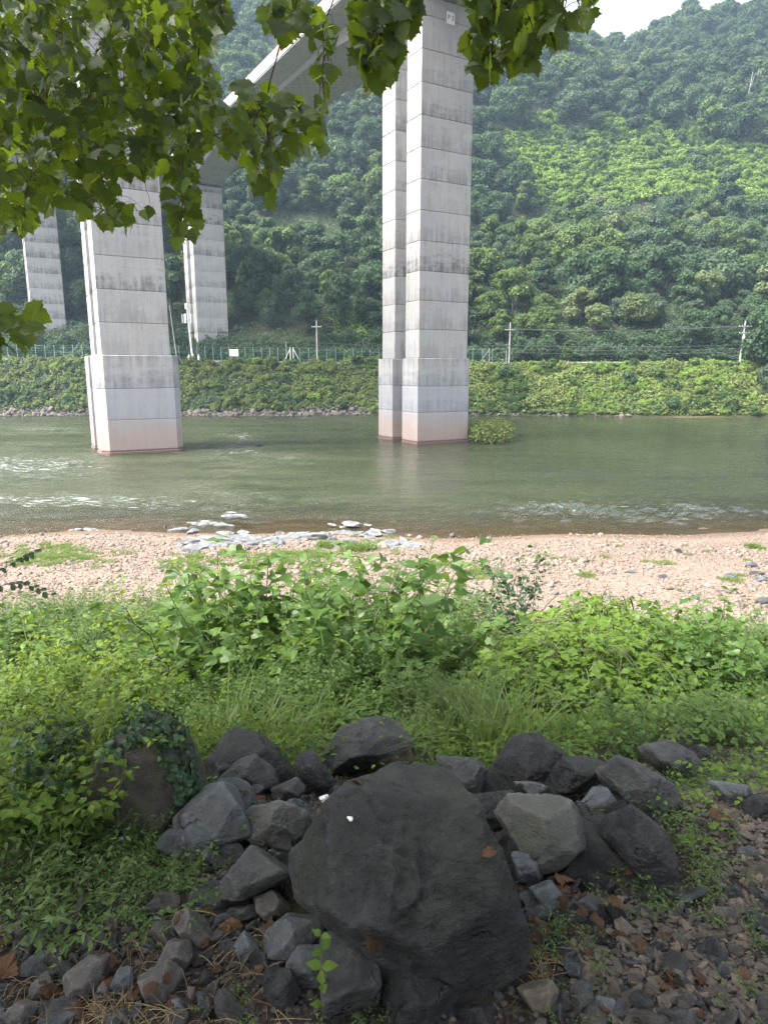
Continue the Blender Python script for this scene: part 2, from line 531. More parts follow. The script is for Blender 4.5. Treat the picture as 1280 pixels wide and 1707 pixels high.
def m_rock(name, dark, light, moss=0.0, rough=0.55, strata=1.0, dust=0.25):
    m = mat(name); g = G(m)
    tc = g.n('TexCoord').outputs['Object']
    rnd = g.n('ObjectInfo').outputs['Random']
    w = g.n('VectorMath', {0: tc, 1: g.n('CombineXYZ', {0: g.math('MULTIPLY', rnd, 37.0), 1: rnd})}, operation='ADD').outputs[0]
    a = g.noise(w, 5.0, 8, .62)
    b = g.noise(w, 38.0, 7, .75)
    s = g.noise(g.mapping(w, (5, 5, 12)), 1.6, 7, .72)
    wd = g.n('VectorMath', {0: w, 1: g.n('VectorMath', {0: g.n('TexNoise', {'Vector': w, 'Scale': 4.0, 'Detail': 5.0}).outputs[1], 1: (.45, .45, .45)}, operation='MULTIPLY').outputs[0]}, operation='ADD').outputs[0]
    cr = g.n('TexVoronoi', {'Vector': wd, 'Scale': 3.2}, feature='DISTANCE_TO_EDGE').outputs[0]
    ck = g.math('MULTIPLY', g.ramp(cr, .022, .004), g.ramp(g.noise(w, 4.0, 3), .54, .62), clamp=True)
    c = g.mix(g.ramp(a, .3, .7), dark, light)
    c = g.mix(g.math('MULTIPLY', g.ramp(b, .50, .72), .6), c, tuple(min(1, x * 1.7) for x in light))
    nz = g.n('SeparateXYZ', {0: g.n('NewGeometry').outputs['Normal']}).outputs[2]
    du = g.math('MULTIPLY', g.ramp(g.noise(w, 9.0, 6, .7), .42, .62), dust)
    c = g.mix(du, c, (0.15, 0.145, 0.14))
    if moss:
        mo = g.math('MULTIPLY', g.ramp(g.noise(w, 3.0, 6, .7), .5, .62), moss)
        c = g.mix(mo, c, (0.085, 0.095, 0.030))
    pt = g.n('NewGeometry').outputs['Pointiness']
    c = g.mix(g.math('MULTIPLY', g.ramp(pt, .51, .58), .45), c, tuple(min(1, x * 2.6) for x in light))  # paler convex edges: wear, plus highlights put into the colour
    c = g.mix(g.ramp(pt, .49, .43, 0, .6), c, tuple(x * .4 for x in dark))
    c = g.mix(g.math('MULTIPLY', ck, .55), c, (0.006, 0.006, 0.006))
    h = g.math('ADD', g.math('ADD', g.math('SUBTRACT', g.math('MULTIPLY', a, .8), g.math('MULTIPLY', ck, .25)), g.math('MULTIPLY', b, .22)), g.math('MULTIPLY', s, .55 * strata))
    g.out(g.pbr(c, g.ramp(b, .35, .65, rough - .20, rough + .16), g.bump(h, 1.0, 0.075), spec=0.5)); return m

M = {}
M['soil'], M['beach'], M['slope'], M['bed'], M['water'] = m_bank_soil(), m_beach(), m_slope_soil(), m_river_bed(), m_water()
M['concrete'] = m_concrete()
M['plinth'] = m_concrete('stained_plinth_concrete', plinth=True)
M['deck'] = m_concrete('deck_concrete', (0.36, 0.36, 0.365))
M['pink'] = plain('pinkish_parapet_concrete', (0.30, 0.215, 0.195), 0.85, .15, 3)
M['white'] = plain('white_paint', (0.75, 0.75, 0.74), 0.6, .06)
M['black'] = plain('black_paint', (0.02, 0.02, 0.02), 0.6, .1)
M['pole'] = plain('pale_concrete_pole', (0.33, 0.325, 0.31), 0.8, .12)
M['steel'] = plain('galvanised_steel', (0.45, 0.47, 0.48), 0.45, .1, 6, .5)
M['fence'] = plain('green_coated_wire', (0.13, 0.30, 0.23), 0.5, .15)
M['post'] = plain('pale_green_post', (0.26, 0.40, 0.35), 0.5, .15)
M['road'] = plain('asphalt', (0.06, 0.06, 0.06), 0.9, .2)
M['kerb'] = plain('old_kerb_concrete', (0.38, 0.35, 0.31), 0.9, .2, 2)
M['wire'] = plain('power_cable', (0.06, 0.06, 0.065), 0.5, .1)
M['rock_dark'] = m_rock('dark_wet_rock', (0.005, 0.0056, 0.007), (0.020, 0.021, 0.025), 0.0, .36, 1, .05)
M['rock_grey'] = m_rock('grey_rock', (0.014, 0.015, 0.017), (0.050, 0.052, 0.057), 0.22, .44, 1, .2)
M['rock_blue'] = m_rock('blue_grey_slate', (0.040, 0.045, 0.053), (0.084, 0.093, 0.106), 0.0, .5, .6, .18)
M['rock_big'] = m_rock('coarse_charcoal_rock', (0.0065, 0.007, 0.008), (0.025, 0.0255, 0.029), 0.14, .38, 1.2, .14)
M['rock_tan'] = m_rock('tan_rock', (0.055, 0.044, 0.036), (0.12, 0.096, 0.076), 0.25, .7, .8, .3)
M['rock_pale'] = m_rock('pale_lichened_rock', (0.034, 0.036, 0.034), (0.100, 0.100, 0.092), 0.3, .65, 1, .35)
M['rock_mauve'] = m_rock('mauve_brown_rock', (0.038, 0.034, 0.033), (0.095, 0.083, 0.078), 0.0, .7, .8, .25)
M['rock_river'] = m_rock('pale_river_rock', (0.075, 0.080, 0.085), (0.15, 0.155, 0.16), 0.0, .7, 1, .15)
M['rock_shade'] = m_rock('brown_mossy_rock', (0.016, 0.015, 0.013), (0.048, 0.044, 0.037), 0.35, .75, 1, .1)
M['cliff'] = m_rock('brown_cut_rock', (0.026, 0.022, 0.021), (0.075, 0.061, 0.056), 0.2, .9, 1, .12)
M['bark'] = plain('bark', (0.055, 0.045, 0.035), 0.9, .4, 12, 0, .02)
M['palebark'] = plain('pale_bark', (0.30, 0.28, 0.25), 0.9, .3, 6)
M['stem'] = plain('green_stem', (0.075, 0.10, 0.035), 0.7, .3)
M['twig'] = plain('brown_twig', (0.05, 0.036, 0.026), 0.85, .3)
M['dry'] = leaf_mat('dry_leaf', (0.045, 0.029, 0.020), (0.145, 0.078, 0.048), (0.20, 0.08, 0.03), .2, .8, .15, .5)
M['straw'] = leaf_mat('straw', (0.16, 0.11, 0.06), (0.34, 0.26, 0.16), (0.2, 0.15, 0.08), .15, .8, .15, .3)
M['plane'] = leaf_mat('plane_tree_leaf', (0.010, 0.025, 0.007), (0.044, 0.082, 0.015), (0.34, 0.48, 0.035), .40, .42, .35, .0)
M['wood'] = [leaf_mat('forest_leaf_%s' % k, d, l, tuple(x * 1.3 for x in t), .26, .6, .2, .45) for k, d, l, t in (
    ('deep', (0.026, 0.055, 0.026), (0.072, 0.122, 0.054), (0.09, 0.15, 0.04)),
    ('grey', (0.040, 0.070, 0.038), (0.098, 0.142, 0.074), (0.10, 0.16, 0.06)),
    ('fresh', (0.048, 0.082, 0.022), (0.120, 0.175, 0.050), (0.14, 0.22, 0.04)),
    ('pale', (0.080, 0.115, 0.045), (0.155, 0.190, 0.080), (0.18, 0.24, 0.08)))]
M['kudzudark'] = leaf_mat('dark_vine_leaf', (0.030, 0.065, 0.016), (0.080, 0.130, 0.032), (0.12, 0.2, 0.04), .3, .6, .2, .1)  # darker vine leaf tone, laid in noise patches
M['kudzu'] = leaf_mat('kudzu_leaf', (0.090, 0.165, 0.026), (0.230, 0.330, 0.070), (0.32, 0.46, 0.07), .30, .6, .2, .1)
M['bankweed'] = leaf_mat('bank_weed_leaf', (0.080, 0.120, 0.030), (0.215, 0.255, 0.075), (0.20, 0.30, 0.06), .28, .6, .2, .2, ((0.22, 0.17, 0.08), .05))
M['bush'] = leaf_mat('bush_leaf', (0.040, 0.085, 0.018), (0.095, 0.165, 0.035), (0.24, 0.38, 0.05), .36, .5, .3, .3)
M['broad'] = leaf_mat('broad_leaf', (0.038, 0.088, 0.020), (0.110, 0.185, 0.040), (0.26, 0.40, 0.06), .34, .45, .35, .25)
M['bright'] = leaf_mat('bright_vine_leaf', (0.062, 0.122, 0.020), (0.140, 0.215, 0.036), (0.38, 0.50, 0.05), .40, .5, .25, .3)
M['weed'] = leaf_mat('mugwort_leaf', (0.060, 0.105, 0.035), (0.120, 0.175, 0.062), (0.24, 0.36, 0.09), .36, .6, .2, .3)
M['grass'] = leaf_mat('grass_blade', (0.070, 0.120, 0.025), (0.150, 0.210, 0.055), (0.28, 0.40, 0.08), .36, .5, .3, .3)
M['dayfl'] = leaf_mat('dayflower_leaf', (0.048, 0.090, 0.024), (0.100, 0.165, 0.040), (0.24, 0.36, 0.05), .34, .45, .35, .3)
M['ivy'] = leaf_mat('ivy_leaf', (0.020, 0.050, 0.022), (0.055, 0.105, 0.048), (0.10, 0.18, 0.05), .25, .4, .4, .2)
M['blue'] = plain('blue_petal', (0.09, 0.14, 0.42), 0.6, .1)

# ------------------------------------------------------------------ ground, beach, river, far bank, hillside
def sheet(name, xs, ys, m, off=0.0, attrs=None):
    V, Q = grid(xs, ys, lambda X, Y: ground(X, Y) + off)
    at = attrs(V) if attrs else None
    return structure(name, MB().add(V, Q=Q).mesh(name, m, True, at))

sheet('near_bank', np.concatenate([np.linspace(-60, -9, 30), np.linspace(-8.6, 8.6, 150), np.linspace(9, 60, 30)]),
      np.concatenate([np.linspace(-60, -3, 25), np.linspace(-2.6, 14.0, 160)]), M['soil'])
sheet('gravel_beach', np.linspace(-90, 90, 300), np.linspace(14.0, 31.0, 90), M['beach'],
      attrs=lambda V: {'wet': sstep(0.10, 0.03, V[:, 2])})
sheet('river_bed', np.linspace(-180, 180, 120), np.linspace(31.0, 109, 60), M['bed'])
sheet('far_bank', np.linspace(-180, 180, 260), np.linspace(109, 126.0, 54), M['slope'])
sheet('hillside', np.linspace(-330, 330, 260), np.concatenate([np.linspace(126.0, 250, 120), np.linspace(252, 480, 60)]), M['slope'])

# river surface
_xs = np.concatenate([np.linspace(-200, -62, 30), np.linspace(-60, 60, 430), np.linspace(62, 200, 30)])
_ys = 25.5 + (117.5 - 25.5) * np.linspace(0, 1, 320) ** 1.55
V, Q = grid(_xs, _ys, lambda X, Y: X * 0)
_px, _py, _ = project(V)
_wb = fbm2(V[:, 0], V[:, 1], 0.16, 3, 77)
def blob(cx, cy, rx, ry, p=1.0):
    return np.exp(-(((_px - cx) / rx) ** 2 + ((_py - cy) / ry) ** 2) * p)
_chop = 0.20 + 1.1 * blob(180, 835, 280, 36) + 1.1 * blob(60, 775, 180, 26) + .6 * blob(70, 715, 120, 10) + 1.1 * blob(1080, 855, 420, 26) + 0.7 * blob(420, 760, 140, 18) + 0.5 * blob(700, 850, 200, 30)
_chop *= 1 - 0.85 * blob(1080, 725, 330, 32)
_chop = np.clip(_chop + 0.30 * _wb, 0.05, 1.4) * (1 - .7 * blob(700, 800, 90, 80)) * (1 - .7 * blob(235, 800, 85, 45))
_foam_glint = 0.6 * blob(405, 730, 42, 13) + 0.5 * blob(385, 752, 70, 9) + 0.5 * blob(470, 703, 110, 5) + 0.55 * blob(60, 775, 150, 16) + 0.6 * blob(150, 835, 230, 15) + 0.6 * blob(400, 858, 45, 7) + 0.55 * blob(345, 872, 55, 6) + 0.35 * blob(1060, 842, 260, 9) + 0.25 * blob(1160, 868, 200, 14) + 0.35 * blob(60, 715, 120, 5) + 0.4 * blob(640, 728, 25, 6) + 0.25 * blob(900, 800, 280, 22)  # rapids, plus wide patches of painted sky sparkle on the ripples
_foam_glint = np.clip(_foam_glint, 0, 1)
_dep = np.clip(-ground(V[:, 0], V[:, 1]), 0, 3)
_w1 = fbm(np.column_stack([V[:, 0] * .55, V[:, 1] * 1.25, V[:, 0] * 0]), 1.0, 3, 5, .6)
_patch = np.clip(.55 + 1.1 * fbm2(V[:, 0] * .5, V[:, 1], .28, 3, 15), .1, 1.3)
V[:, 2] = _w1 * (0.04 + .36 * _chop * _patch + .3 * _foam_glint) * (1 - .75 * blob(700, 810, 85, 75)) * (1 - .7 * blob(235, 800, 80, 40)) * sstep(28.0, 31.5, V[:, 1])
structure('river_water', MB().add(V, Q=Q).mesh('river_water', M['water'], True, {'chop': _chop, 'foam_glint': _foam_glint, 'depth': _dep}))

# far road
_rx = np.linspace(-180, 180, 120)
def strip(name, d0, d1, z_off, m, h=None):
    mb = MB()
    A = np.stack([_rx, far_shift(_rx) + d0, np.zeros_like(_rx)], 1)
    B = np.stack([_rx, far_shift(_rx) + d1, np.zeros_like(_rx)], 1)
    A[:, 2] = B[:, 2] = 8.55 + 0.6 * sstep(5, 60, -_rx) + z_off
    n = len(_rx)
    i = np.arange(n - 1)
    if h is None:
        mb.add(np.vstack([A, B]), Q=np.stack([i, i + 1, n + i + 1, n + i], 1))
    else:
        A2, B2 = A.copy(), B.copy()
        A2[:, 2] -= h; B2[:, 2] -= h
        mb.add(np.vstack([A, B, A2, B2]), Q=np.vstack([np.stack([i, i + 1, n + i + 1, n + i], 1), np.stack([2 * n + i, 2 * n + i + 1, i + 1, i], 1), np.stack([n + i, n + i + 1, 3 * n + i + 1, 3 * n + i], 1)]))
    return mb.mesh(name, m, False)
structure('riverside_road', strip('riverside_road', 122.9, 126.0, 0.10, M['road']))
thing('concrete_kerb', 'long pale concrete edging along the top of the far riverbank', 'kerb', me=strip('concrete_kerb', 122.2, 122.9, 0.16, M['kerb'], 1.1))

# ------------------------------------------------------------------ viaducts
TH = math.radians(29)
TV = np.array([math.cos(TH), math.sin(TH)])
BV = np.array([-math.sin(TH), math.cos(TH)])

def ringpoly(W, L, c1, c2, gd, ch=0.0):
    """plan of a pier: two columns with a groove in each side; origin at front-left corner"""
    a = [(0 + ch, 0), (W - ch, 0), (W, ch), (W, c1), (W - gd, c1), (W - gd, c2), (W, c2), (W, L - ch), (W - ch, L), (ch, L), (0, L - ch), (0, c2), (gd, c2), (gd, c1), (0, c1), (0, ch)]
    if ch == 0:
        a = [(0, 0), (W, 0), (W, c1), (W - gd, c1), (W - gd, c2), (W, c2), (W, L), (0, L), (0, c2), (gd, c2), (gd, c1), (0, c1)]
    return np.array(a, float)

def inset(P, d):
    n = len(P)
    out = []
    for i in range(n):
        a, b, c = P[i - 1], P[i], P[(i + 1) % n]
        e1, e2 = norm(b - a), norm(c - b)
        n1, n2 = np.array([-e1[1], e1[0]]), np.array([-e2[1], e2[0]])
        k = (n1 + n2) / max(1 + n1 @ n2, .2)
        out.append(b + k * d)
    return np.array(out)

def lift_mesh(P, z0, z1, m, bev=0.055):
    n = len(P)
    Pi = inset(P, bev)
    rings = [(Pi, z0 + .004), (P, z0 + bev), (P, z1 - bev), (Pi, z1)]
    V = np.vstack([np.column_stack([r, np.full(n, z)]) for r, z in rings])
    bm = bmesh.new()
    vs = [bm.verts.new(v) for v in V]
    for k in range(3):
        for i in range(n):
            j = (i + 1) % n
            bm.faces.new([vs[k * n + i], vs[k * n + j], vs[(k + 1) * n + j], vs[(k + 1) * n + i]])
    bm.faces.new(vs[3 * n:])
    bm.faces.new(vs[:n][::-1])
    me = bpy.data.meshes.new('concrete_lift')
    bm.to_mesh(me)
    bm.free()
    me.materials.append(m)
    return me

def text_mesh(s, size, m, depth=0.01):
    cu = bpy.data.curves.new('lettering', 'FONT')
    cu.body, cu.size, cu.extrude, cu.align_x, cu.align_y = s, size, depth, 'CENTER', 'CENTER'
    o = bpy.data.objects.new('lettering', cu)
    COL.objects.link(o)
    bpy.context.view_layer.update()
    me = bpy.data.meshes.new_from_object(o.evaluated_get(bpy.context.evaluated_depsgraph_get()))
    bpy.data.objects.remove(o)
    me.materials.clear()
    me.materials.append(m)
    return me

def pier(corner, zb, zt, label, plinth=None, first=8.3, lift=2.67, W=5.62, L=7.2):
    t = thing('bridge_pier', label, 'bridge pier', (corner[0], corner[1], 0), TH, 'concrete piers of the two viaducts')
    P = ringpoly(W, L, 2.5, 4.65, 1.4)
    if plinth:
        eL, eR, eF, ch, zs = plinth
        Q = ringpoly(W + eL + eR, L + 2 * eF, 2.5 + eF + .1, 4.65 + eF - .1, 1.4 + eL * .5, ch) - [eL, eF]
        zz = [-2.2, 0.30] + list(zs)
        foot = ringpoly(W + eL + eR + .14, L + 2 * eF + .14, 2.5 + eF + .17, 4.65 + eF - .17, 1.4, ch) - [eL + .07, eF + .07]
        link('pier_foot', lift_mesh(foot, -2.2, 0.22, M['plinth']), t)
        for a, b in zip([0.22] + list(zs[:-1]), zs):
            link('plinth_block', lift_mesh(Q, a, b, M['plinth']), t)
    z = first if plinth else zb
    while z < zt - 0.4:
        z2 = min(z + lift, zt)
        if zt - z2 < 0.9:
            z2 = zt
        link('concrete_lift', lift_mesh(P, z, z2, M['concrete']), t)
        z = z2
    return t

P2 = np.array([3.35, 67.2]); P3 = at_y(325, 460, 127.5)[:2]; B1 = np.array([-23.72, 58.9]); B3 = at_y(43, 420, 130.0)[:2]
pa = pier(P2, 0, 39.2, 'tall grooved concrete pier standing in mid river with a white P 2 plate', (0.30, 0.06, 0.35, 0.0, [3.1, 5.63, 8.3]))
pb = pier(B1, 0, 39.2, 'concrete pier on a wide chamfered plinth in the river, half behind leaves', (0.62, 0.70, 0.5, 0.62, [2.95, 5.6, 8.4]), 8.4)
pier(P3, 6.0, 39.0, 'pier on the far slope just behind the mobile phone mast, deck resting on top')
pier(B3, 6.0, 39.0, 'pier on the far slope rising from trees, its top lost behind hanging leaves')
# number plate
plate_c = np.array([(750 - 707) / 83 * 5.62 - .22, -0.03, 38.1])
pl = MB(); box(pl, (0, 0, 0), (0.82, 0.05, 0.95))
plate = link('number_plate', pl.mesh('number_plate', M['white']), pa, (2.95, -0.026, 37.95))
tx = link('lettering', text_mesh('P 2', 0.52, M['black']), plate, (0, -0.03, 0))
tx.rotation_euler = (math.pi / 2, 0, 0)

def deck(a, b, name_label, d_ext0, d_ext1):
    ca, cb = a + TV * 2.81 + BV * 3.6, b + TV * 2.81 + BV * 3.6
    L = np.linalg.norm(cb - ca)
    d = (cb - ca) / L
    lf = np.array([-d[1], d[0]])
    lf = lf if lf[0] < 0 else -lf
    t = thing('bridge_deck', name_label, 'bridge deck')
    def soffit(s):
        u = np.abs(((s / L + 0.5) % 1.0) - 0.5) * L
        return 39.2 + 2.2 * (1 - np.clip(1 - (u - 3.2) / 17.0, 0, 1) ** 2)
    ss = np.linspace(-d_ext0, L + d_ext1, 90)
    W, wb = 5.5, 2.75
    rows = []
    for s in ss:
        zb = soffit(s)
        c = ca + d * s
        prof = [(-W, 42.55), (-W, 42.25), (-wb - .25, 41.85), (-wb, zb), (wb, zb), (wb + .25, 41.85), (W, 42.25), (W, 42.55)]
        rows.append([(*(c - lf * e), z) for e, z in prof])
    V = np.array(rows).reshape(-1, 3)
    n = 8
    i = (np.arange(len(ss) - 1)[:, None] * n)
    j = np.arange(n)[None]
    k = (j + 1) % n
    Q = np.stack([i + j, i + k, i + n + k, i + n + j], -1).reshape(-1, 4)
    link('box_girder', MB().add(V, Q=Q).mesh('box_girder', M['deck']), t)
    step = 3.0
    pm = MB(); box(pm, (0, 0, .62), (2.95, 0.25, 1.24))
    pme = pm.mesh('parapet_panel', M['pink'])
    lip = MB()
    for sgn in (1, -1):
        for s in np.arange(-d_ext0 + 1.5, L + d_ext1 - 1, step):
            c = ca + d * s + lf * sgn * (W - .14)
            o = link('parapet_panel', pme, t, (c[0], c[1], 42.554))
            o.rotation_euler = (0, 0, math.atan2(d[1], d[0]))
        P = [np.append(ca + d * s + lf * sgn * (W + .05), 42.5) for s in (-d_ext0, L + d_ext1)]
        q = (np.array(P[0]) + P[1]) / 2
        ax = np.array([[*d, 0], [*lf, 0], [0, 0, 1]])
        lb = MB(); box(lb, (0, 0, 0), (L + d_ext0 + d_ext1, .09, .16), ax)
        link('drip_edge', lb.mesh('drip_edge', M['white']), t, q)
    return t
deck(P2, P3, 'grey box girder deck with pinkish parapet sweeping from the P 2 pier to the hill', 60, 75)
deck(B1, B3, 'second box girder deck seen in scraps through the hanging leaves', 60, 75)
# ------------------------------------------------------------------ things along the far road
def road_pt(px, d_off=122.55):
    """point on the far bank's top edge seen at this bearing"""
    y = 123.0
    for _ in range(6):
        x = (px - 640) / FPX * (y * CP - 1.6 * SP)
        y = float(far_shift(np.array([x]))[0]) + d_off
    z = 8.55 + 0.6 * float(sstep(5, 60, -x))
    return np.array([x, y, z + .16])

POST = MB(); tube(POST, [(0, 0, 0), (0, 0, 2.35)], .036, n=6)
POST_ME = POST.mesh('post', M['post'])
def bay_mesh(w, h=2.2):
    mb = MB()
    for z in np.linspace(.12, h, 8):
        tube(mb, [(0, 0, z), (w, 0, z)], .010, n=3, cap=False)
    return mb.mesh('wire_panel', M['fence'])
BAY_ME = bay_mesh(1.0)
def fence(px0, px1, label, bays):
    a, b = road_pt(px0), road_pt(px1)
    t = thing('wire_fence', label, 'fence', tuple(a))
    xs = np.linspace(a[0], b[0], bays + 1)
    P = [np.array([x, float(far_shift(np.array([x]))[0]) + 122.55, 8.71 + .6 * float(sstep(5, 60, -x))]) - a for x in xs]
    for p in P:
        link('post', POST_ME, t, p)
    for p, q in zip(P[:-1], P[1:]):
        v = q - p
        o = link('wire_panel', BAY_ME, t, p)
        o.rotation_euler = (0, 0, math.atan2(v[1], v[0]))
        o.scale = (np.linalg.norm(v), 1, 1)
    return t
fence(-30, 300, 'green wire mesh fence running behind the plinth of the wide pier', 22)
fence(330, 478, 'green mesh fence between the mobile phone mast and the braced gate posts', 11)
fence(500, 660, 'green mesh fence from the braced gate posts to the P 2 pier', 11)
fence(690, 820, 'short end of green fence with a slanting brace beyond the P 2 pier', 8)

t = thing('gate_posts', 'pair of white gate posts with slanting braces in the far fence', 'gate posts', tuple(road_pt(487, 122.2)))
for s in (-1, 1):
    mb = MB(); tube(mb, [(s * .25, 0, 0), (s * .25, 0, 2.4)], .07); link('post', mb.mesh('post', M['white']), t)
    mb = MB(); tube(mb, [(s * .25, 0, 2.2), (s * 1.35, 0, 0)], .045); link('brace', mb.mesh('brace', M['white']), t)
t = thing('fence_end_brace', 'slanting steel brace at the end of the fence near the cross-arm pole', 'brace', tuple(road_pt(815, 122.4)))
mb = MB(); tube(mb, [(0, 0, 0), (0, 0, 2.4)], .05); link('post', mb.mesh('post', M['pole']), t)
mb = MB(); tube(mb, [(0, 0, 2.2), (-1.6, 0, 0)], .04); link('brace', mb.mesh('brace', M['pole']), t)

def pole(px, ytop, label, arms, r=.15, d=122.3, trafo=False, lean=0.0, cat='utility pole', name='utility_pole', pm='pole'):
    b = road_pt(px, d)
    h = at_y(px, ytop, b[1])[2] - b[2]
    t = thing(name, label, cat, tuple(b))
    mb = MB(); tube(mb, [(0, 0, -.5), (lean * h, 0, h)], r, r * .62, 8); link('shaft', mb.mesh('shaft', M[pm]), t)
    for za, w in arms:
        z = h - za
        mb = MB(); box(mb, (lean * z, -.16, z), (w, .09, .11)); link('cross_arm', mb.mesh('cross_arm', M['steel']), t)
        for q in (-.46, -.2, .2, .46):
            ins = MB(); tube(ins, [(lean * z + q * w, -.16, z + .05), (lean * z + q * w, -.16, z + .2)], .03, .022, 6); link('insulator', ins.mesh('insulator', M['white']), t)
    if trafo:
        mb = MB(); tube(mb, [(.38, -.2, h - 3.1), (.38, -.2, h - 2.2)], .3, n=10); link('transformer', mb.mesh('transformer', M['steel']), t)
    return t, b, h
_, pb1, h1 = pole(529, 533, 'pale utility pole with one cross-arm beside the braced gate posts', [(1.2, 1.7)])
_, pb2, h2 = pole(848, 537, 'pale utility pole with one cross-arm standing beyond the P 2 pier', [(1.3, 1.8)], .15, 121.8)
_, pb3, h3 = pole(1232, 535, 'utility pole with two cross-arms and transformer beside the big riverside tree', [(.9, 2.2), (2.0, 1.8)], .18, 122.3, True, .045)
pole(843, 583, 'short thin stay post right against the pole beyond the P 2 pier', [], .06, 121.6, False, 0, 'post', 'stay_post')
pole(478, 570, 'short pale post inside the fence left of the gate braces', [], .07, 123.5, False, 0, 'post', 'stay_post')
pole(296, 508, 'thin bare pole leaning beside the wide pier', [], .10, 122.3, False, -.085, 'pole', 'lighting_pole')

# mobile phone mast
b = road_pt(322, 122.6)
h = at_y(316, 505, b[1])[2] - b[2]
t = thing('phone_mast', 'white mobile phone mast with two tiers of panel antennas', 'phone mast', tuple(b))
mb = MB(); tube(mb, [(0, 0, -.5), (-.55, 0, h)], .17, .13, 8); link('shaft', mb.mesh('shaft', M['white']), t)
for zt, rr, hh, na in ((h - .55, .5, .95, 3), (h - 2.6, .95, 1.5, 6)):
    mb = MB()
    th = np.linspace(0, 2 * math.pi, 25)
    tube(mb, np.stack([rr * .8 * np.cos(th) - .45, rr * .8 * np.sin(th), np.full(25, zt - .1)], 1), .03, n=4, cap=False)
    for a in np.arange(4) * math.pi / 2:
        tube(mb, [(-.45, 0, zt - .1), (-.45 + rr * .8 * math.cos(a), rr * .8 * math.sin(a), zt - .1)], .03, n=4)
    link('mounting_ring', mb.mesh('mounting_ring', M['steel']), t)
    for k in range(na):
        a = k * 2 * math.pi / na + .35
        mb = MB(); box(mb, (0, 0, 0), (.26, .12, hh))
        o = link('panel_antenna', mb.mesh('panel_antenna', M['white']), t, (-.45 + rr * math.cos(a), rr * math.sin(a), zt))
        o.rotation_euler = (0, 0, a + math.pi / 2)
        mb = MB(); box(mb, (0, .09, -.2), (.16, .10, .4)); link('radio_unit', mb.mesh('radio_unit', M['steel']), o)
b = road_pt(391, 121.95)
t = thing('notice_board', 'plain pale grey notice board fixed to the far green fence', 'notice board', tuple(b))
mb = MB(); box(mb, (0, 0, 1.35), (1.5, .05, 1.15)); link('panel', mb.mesh('panel', M['white']), t)
for s in (-.6, .6):
    mb = MB(); tube(mb, [(s, .06, -.3), (s, .06, 1.8)], .03); link('post', mb.mesh('post', M['steel']), t)
for q, px in enumerate((316, 323, 332)):
    b = road_pt(px, 121.8)
    mb = MB(); box(mb, (0, 0, .3), (.32, .3, .8)); tube(mb, [(0, 0, .7), (0, 0, 1.0)], .1, .08, 6)
    thing('marker_post', ['stubby white marker post at the foot of the phone mast, leftmost of three', 'stubby white marker post at the foot of the phone mast, middle of three',
          'stubby white marker post at the foot of the phone mast, rightmost of three'][q], 'marker post', tuple(b), 0, 'white marker posts under the phone mast', mb.mesh('marker_post', M['white']))

def cable(a, b, sag, label, r=.032):
    tt = np.linspace(0, 1, 24)[:, None]
    P = np.asarray(a) * (1 - tt) + np.asarray(b) * tt
    P[:, 2] -= sag * 4 * (tt * (1 - tt))[:, 0]
    mb = MB(); tube(mb, P, r, n=4, cap=False)
    thing('power_cable', label, 'cable', (0, 0, 0), 0, 'power cables above the far road', mb.mesh('power_cable', M['wire']))
for k, (dz, name) in enumerate(((3.9, 'topmost'), (4.5, 'middle'), (5.1, 'lowest'))):
    cable(pb2 + [0, -.1, h2 - dz], pb3 + [0, -.1, h3 - dz], .35, 'dark cable slung low between the two poles beyond P 2, %s of three' % name)
    cable(pb1 + [0, -.1, h1 - dz], pb2 + [0, -.1, h2 - dz], .35, 'dark cable from the gate-side pole passing behind P 2, %s of three' % name)
for q, (u, lb) in enumerate(((-.7, 'outer'), (.7, 'inner'))):
    cable(pb2 + [u, -.16, h2 - 1.1], pb3 + [u + .3, -.16, h3 - .7], .6, 'dark cable strung high between cross-arms beyond P 2, %s of two' % lb)

# ------------------------------------------------------------------ trees beyond the river
def crown_mesh(rng, W, H, nblob, ncard, card, m, squash=.8, tall=0.0):
    C, R = [], []
    for k in range(nblob):
        z = rng.uniform(.12, 1.0)
        prof = math.sqrt(max(0.05, 1 - (2 * max(z, .32) - 1.05) ** 2)) * (1 - tall * z)
        a, r = rng.uniform(0, 2 * math.pi), math.sqrt(rng.uniform(.05, 1)) * prof * .72
        C.append((r * W / 2 * math.cos(a), r * W / 2 * math.sin(a), H * (.22 + .66 * z)))
        R.append(rng.uniform(.24, .44) * W / 2 * (1.12 - .3 * z) * (1 - .5 * tall))
    C, R = np.array(C), np.array(R)
    w = R ** 2
    idx = rng.choice(nblob, ncard, p=w / w.sum())
    D = norm(rng.normal(size=(ncard, 3)) + [0, 0, .35])
    rad = R[idx] * (1 - .55 * rng.random(ncard) ** 2.2)
    P = C[idx] + D * rad[:, None] * [1, 1, squash]
    N = norm(D + rng.normal(scale=.55, size=(ncard, 3)) + [0, 0, .45])
    T = norm(np.cross(N, rng.normal(size=(ncard, 3))) + [0, 0, -.25])
    V, F = place(CARD, P, T, N, card * rng.uniform(.6, 1.25, ncard), 1.15)
    return MB().add(V, T=F).mesh('crown', m), C, R

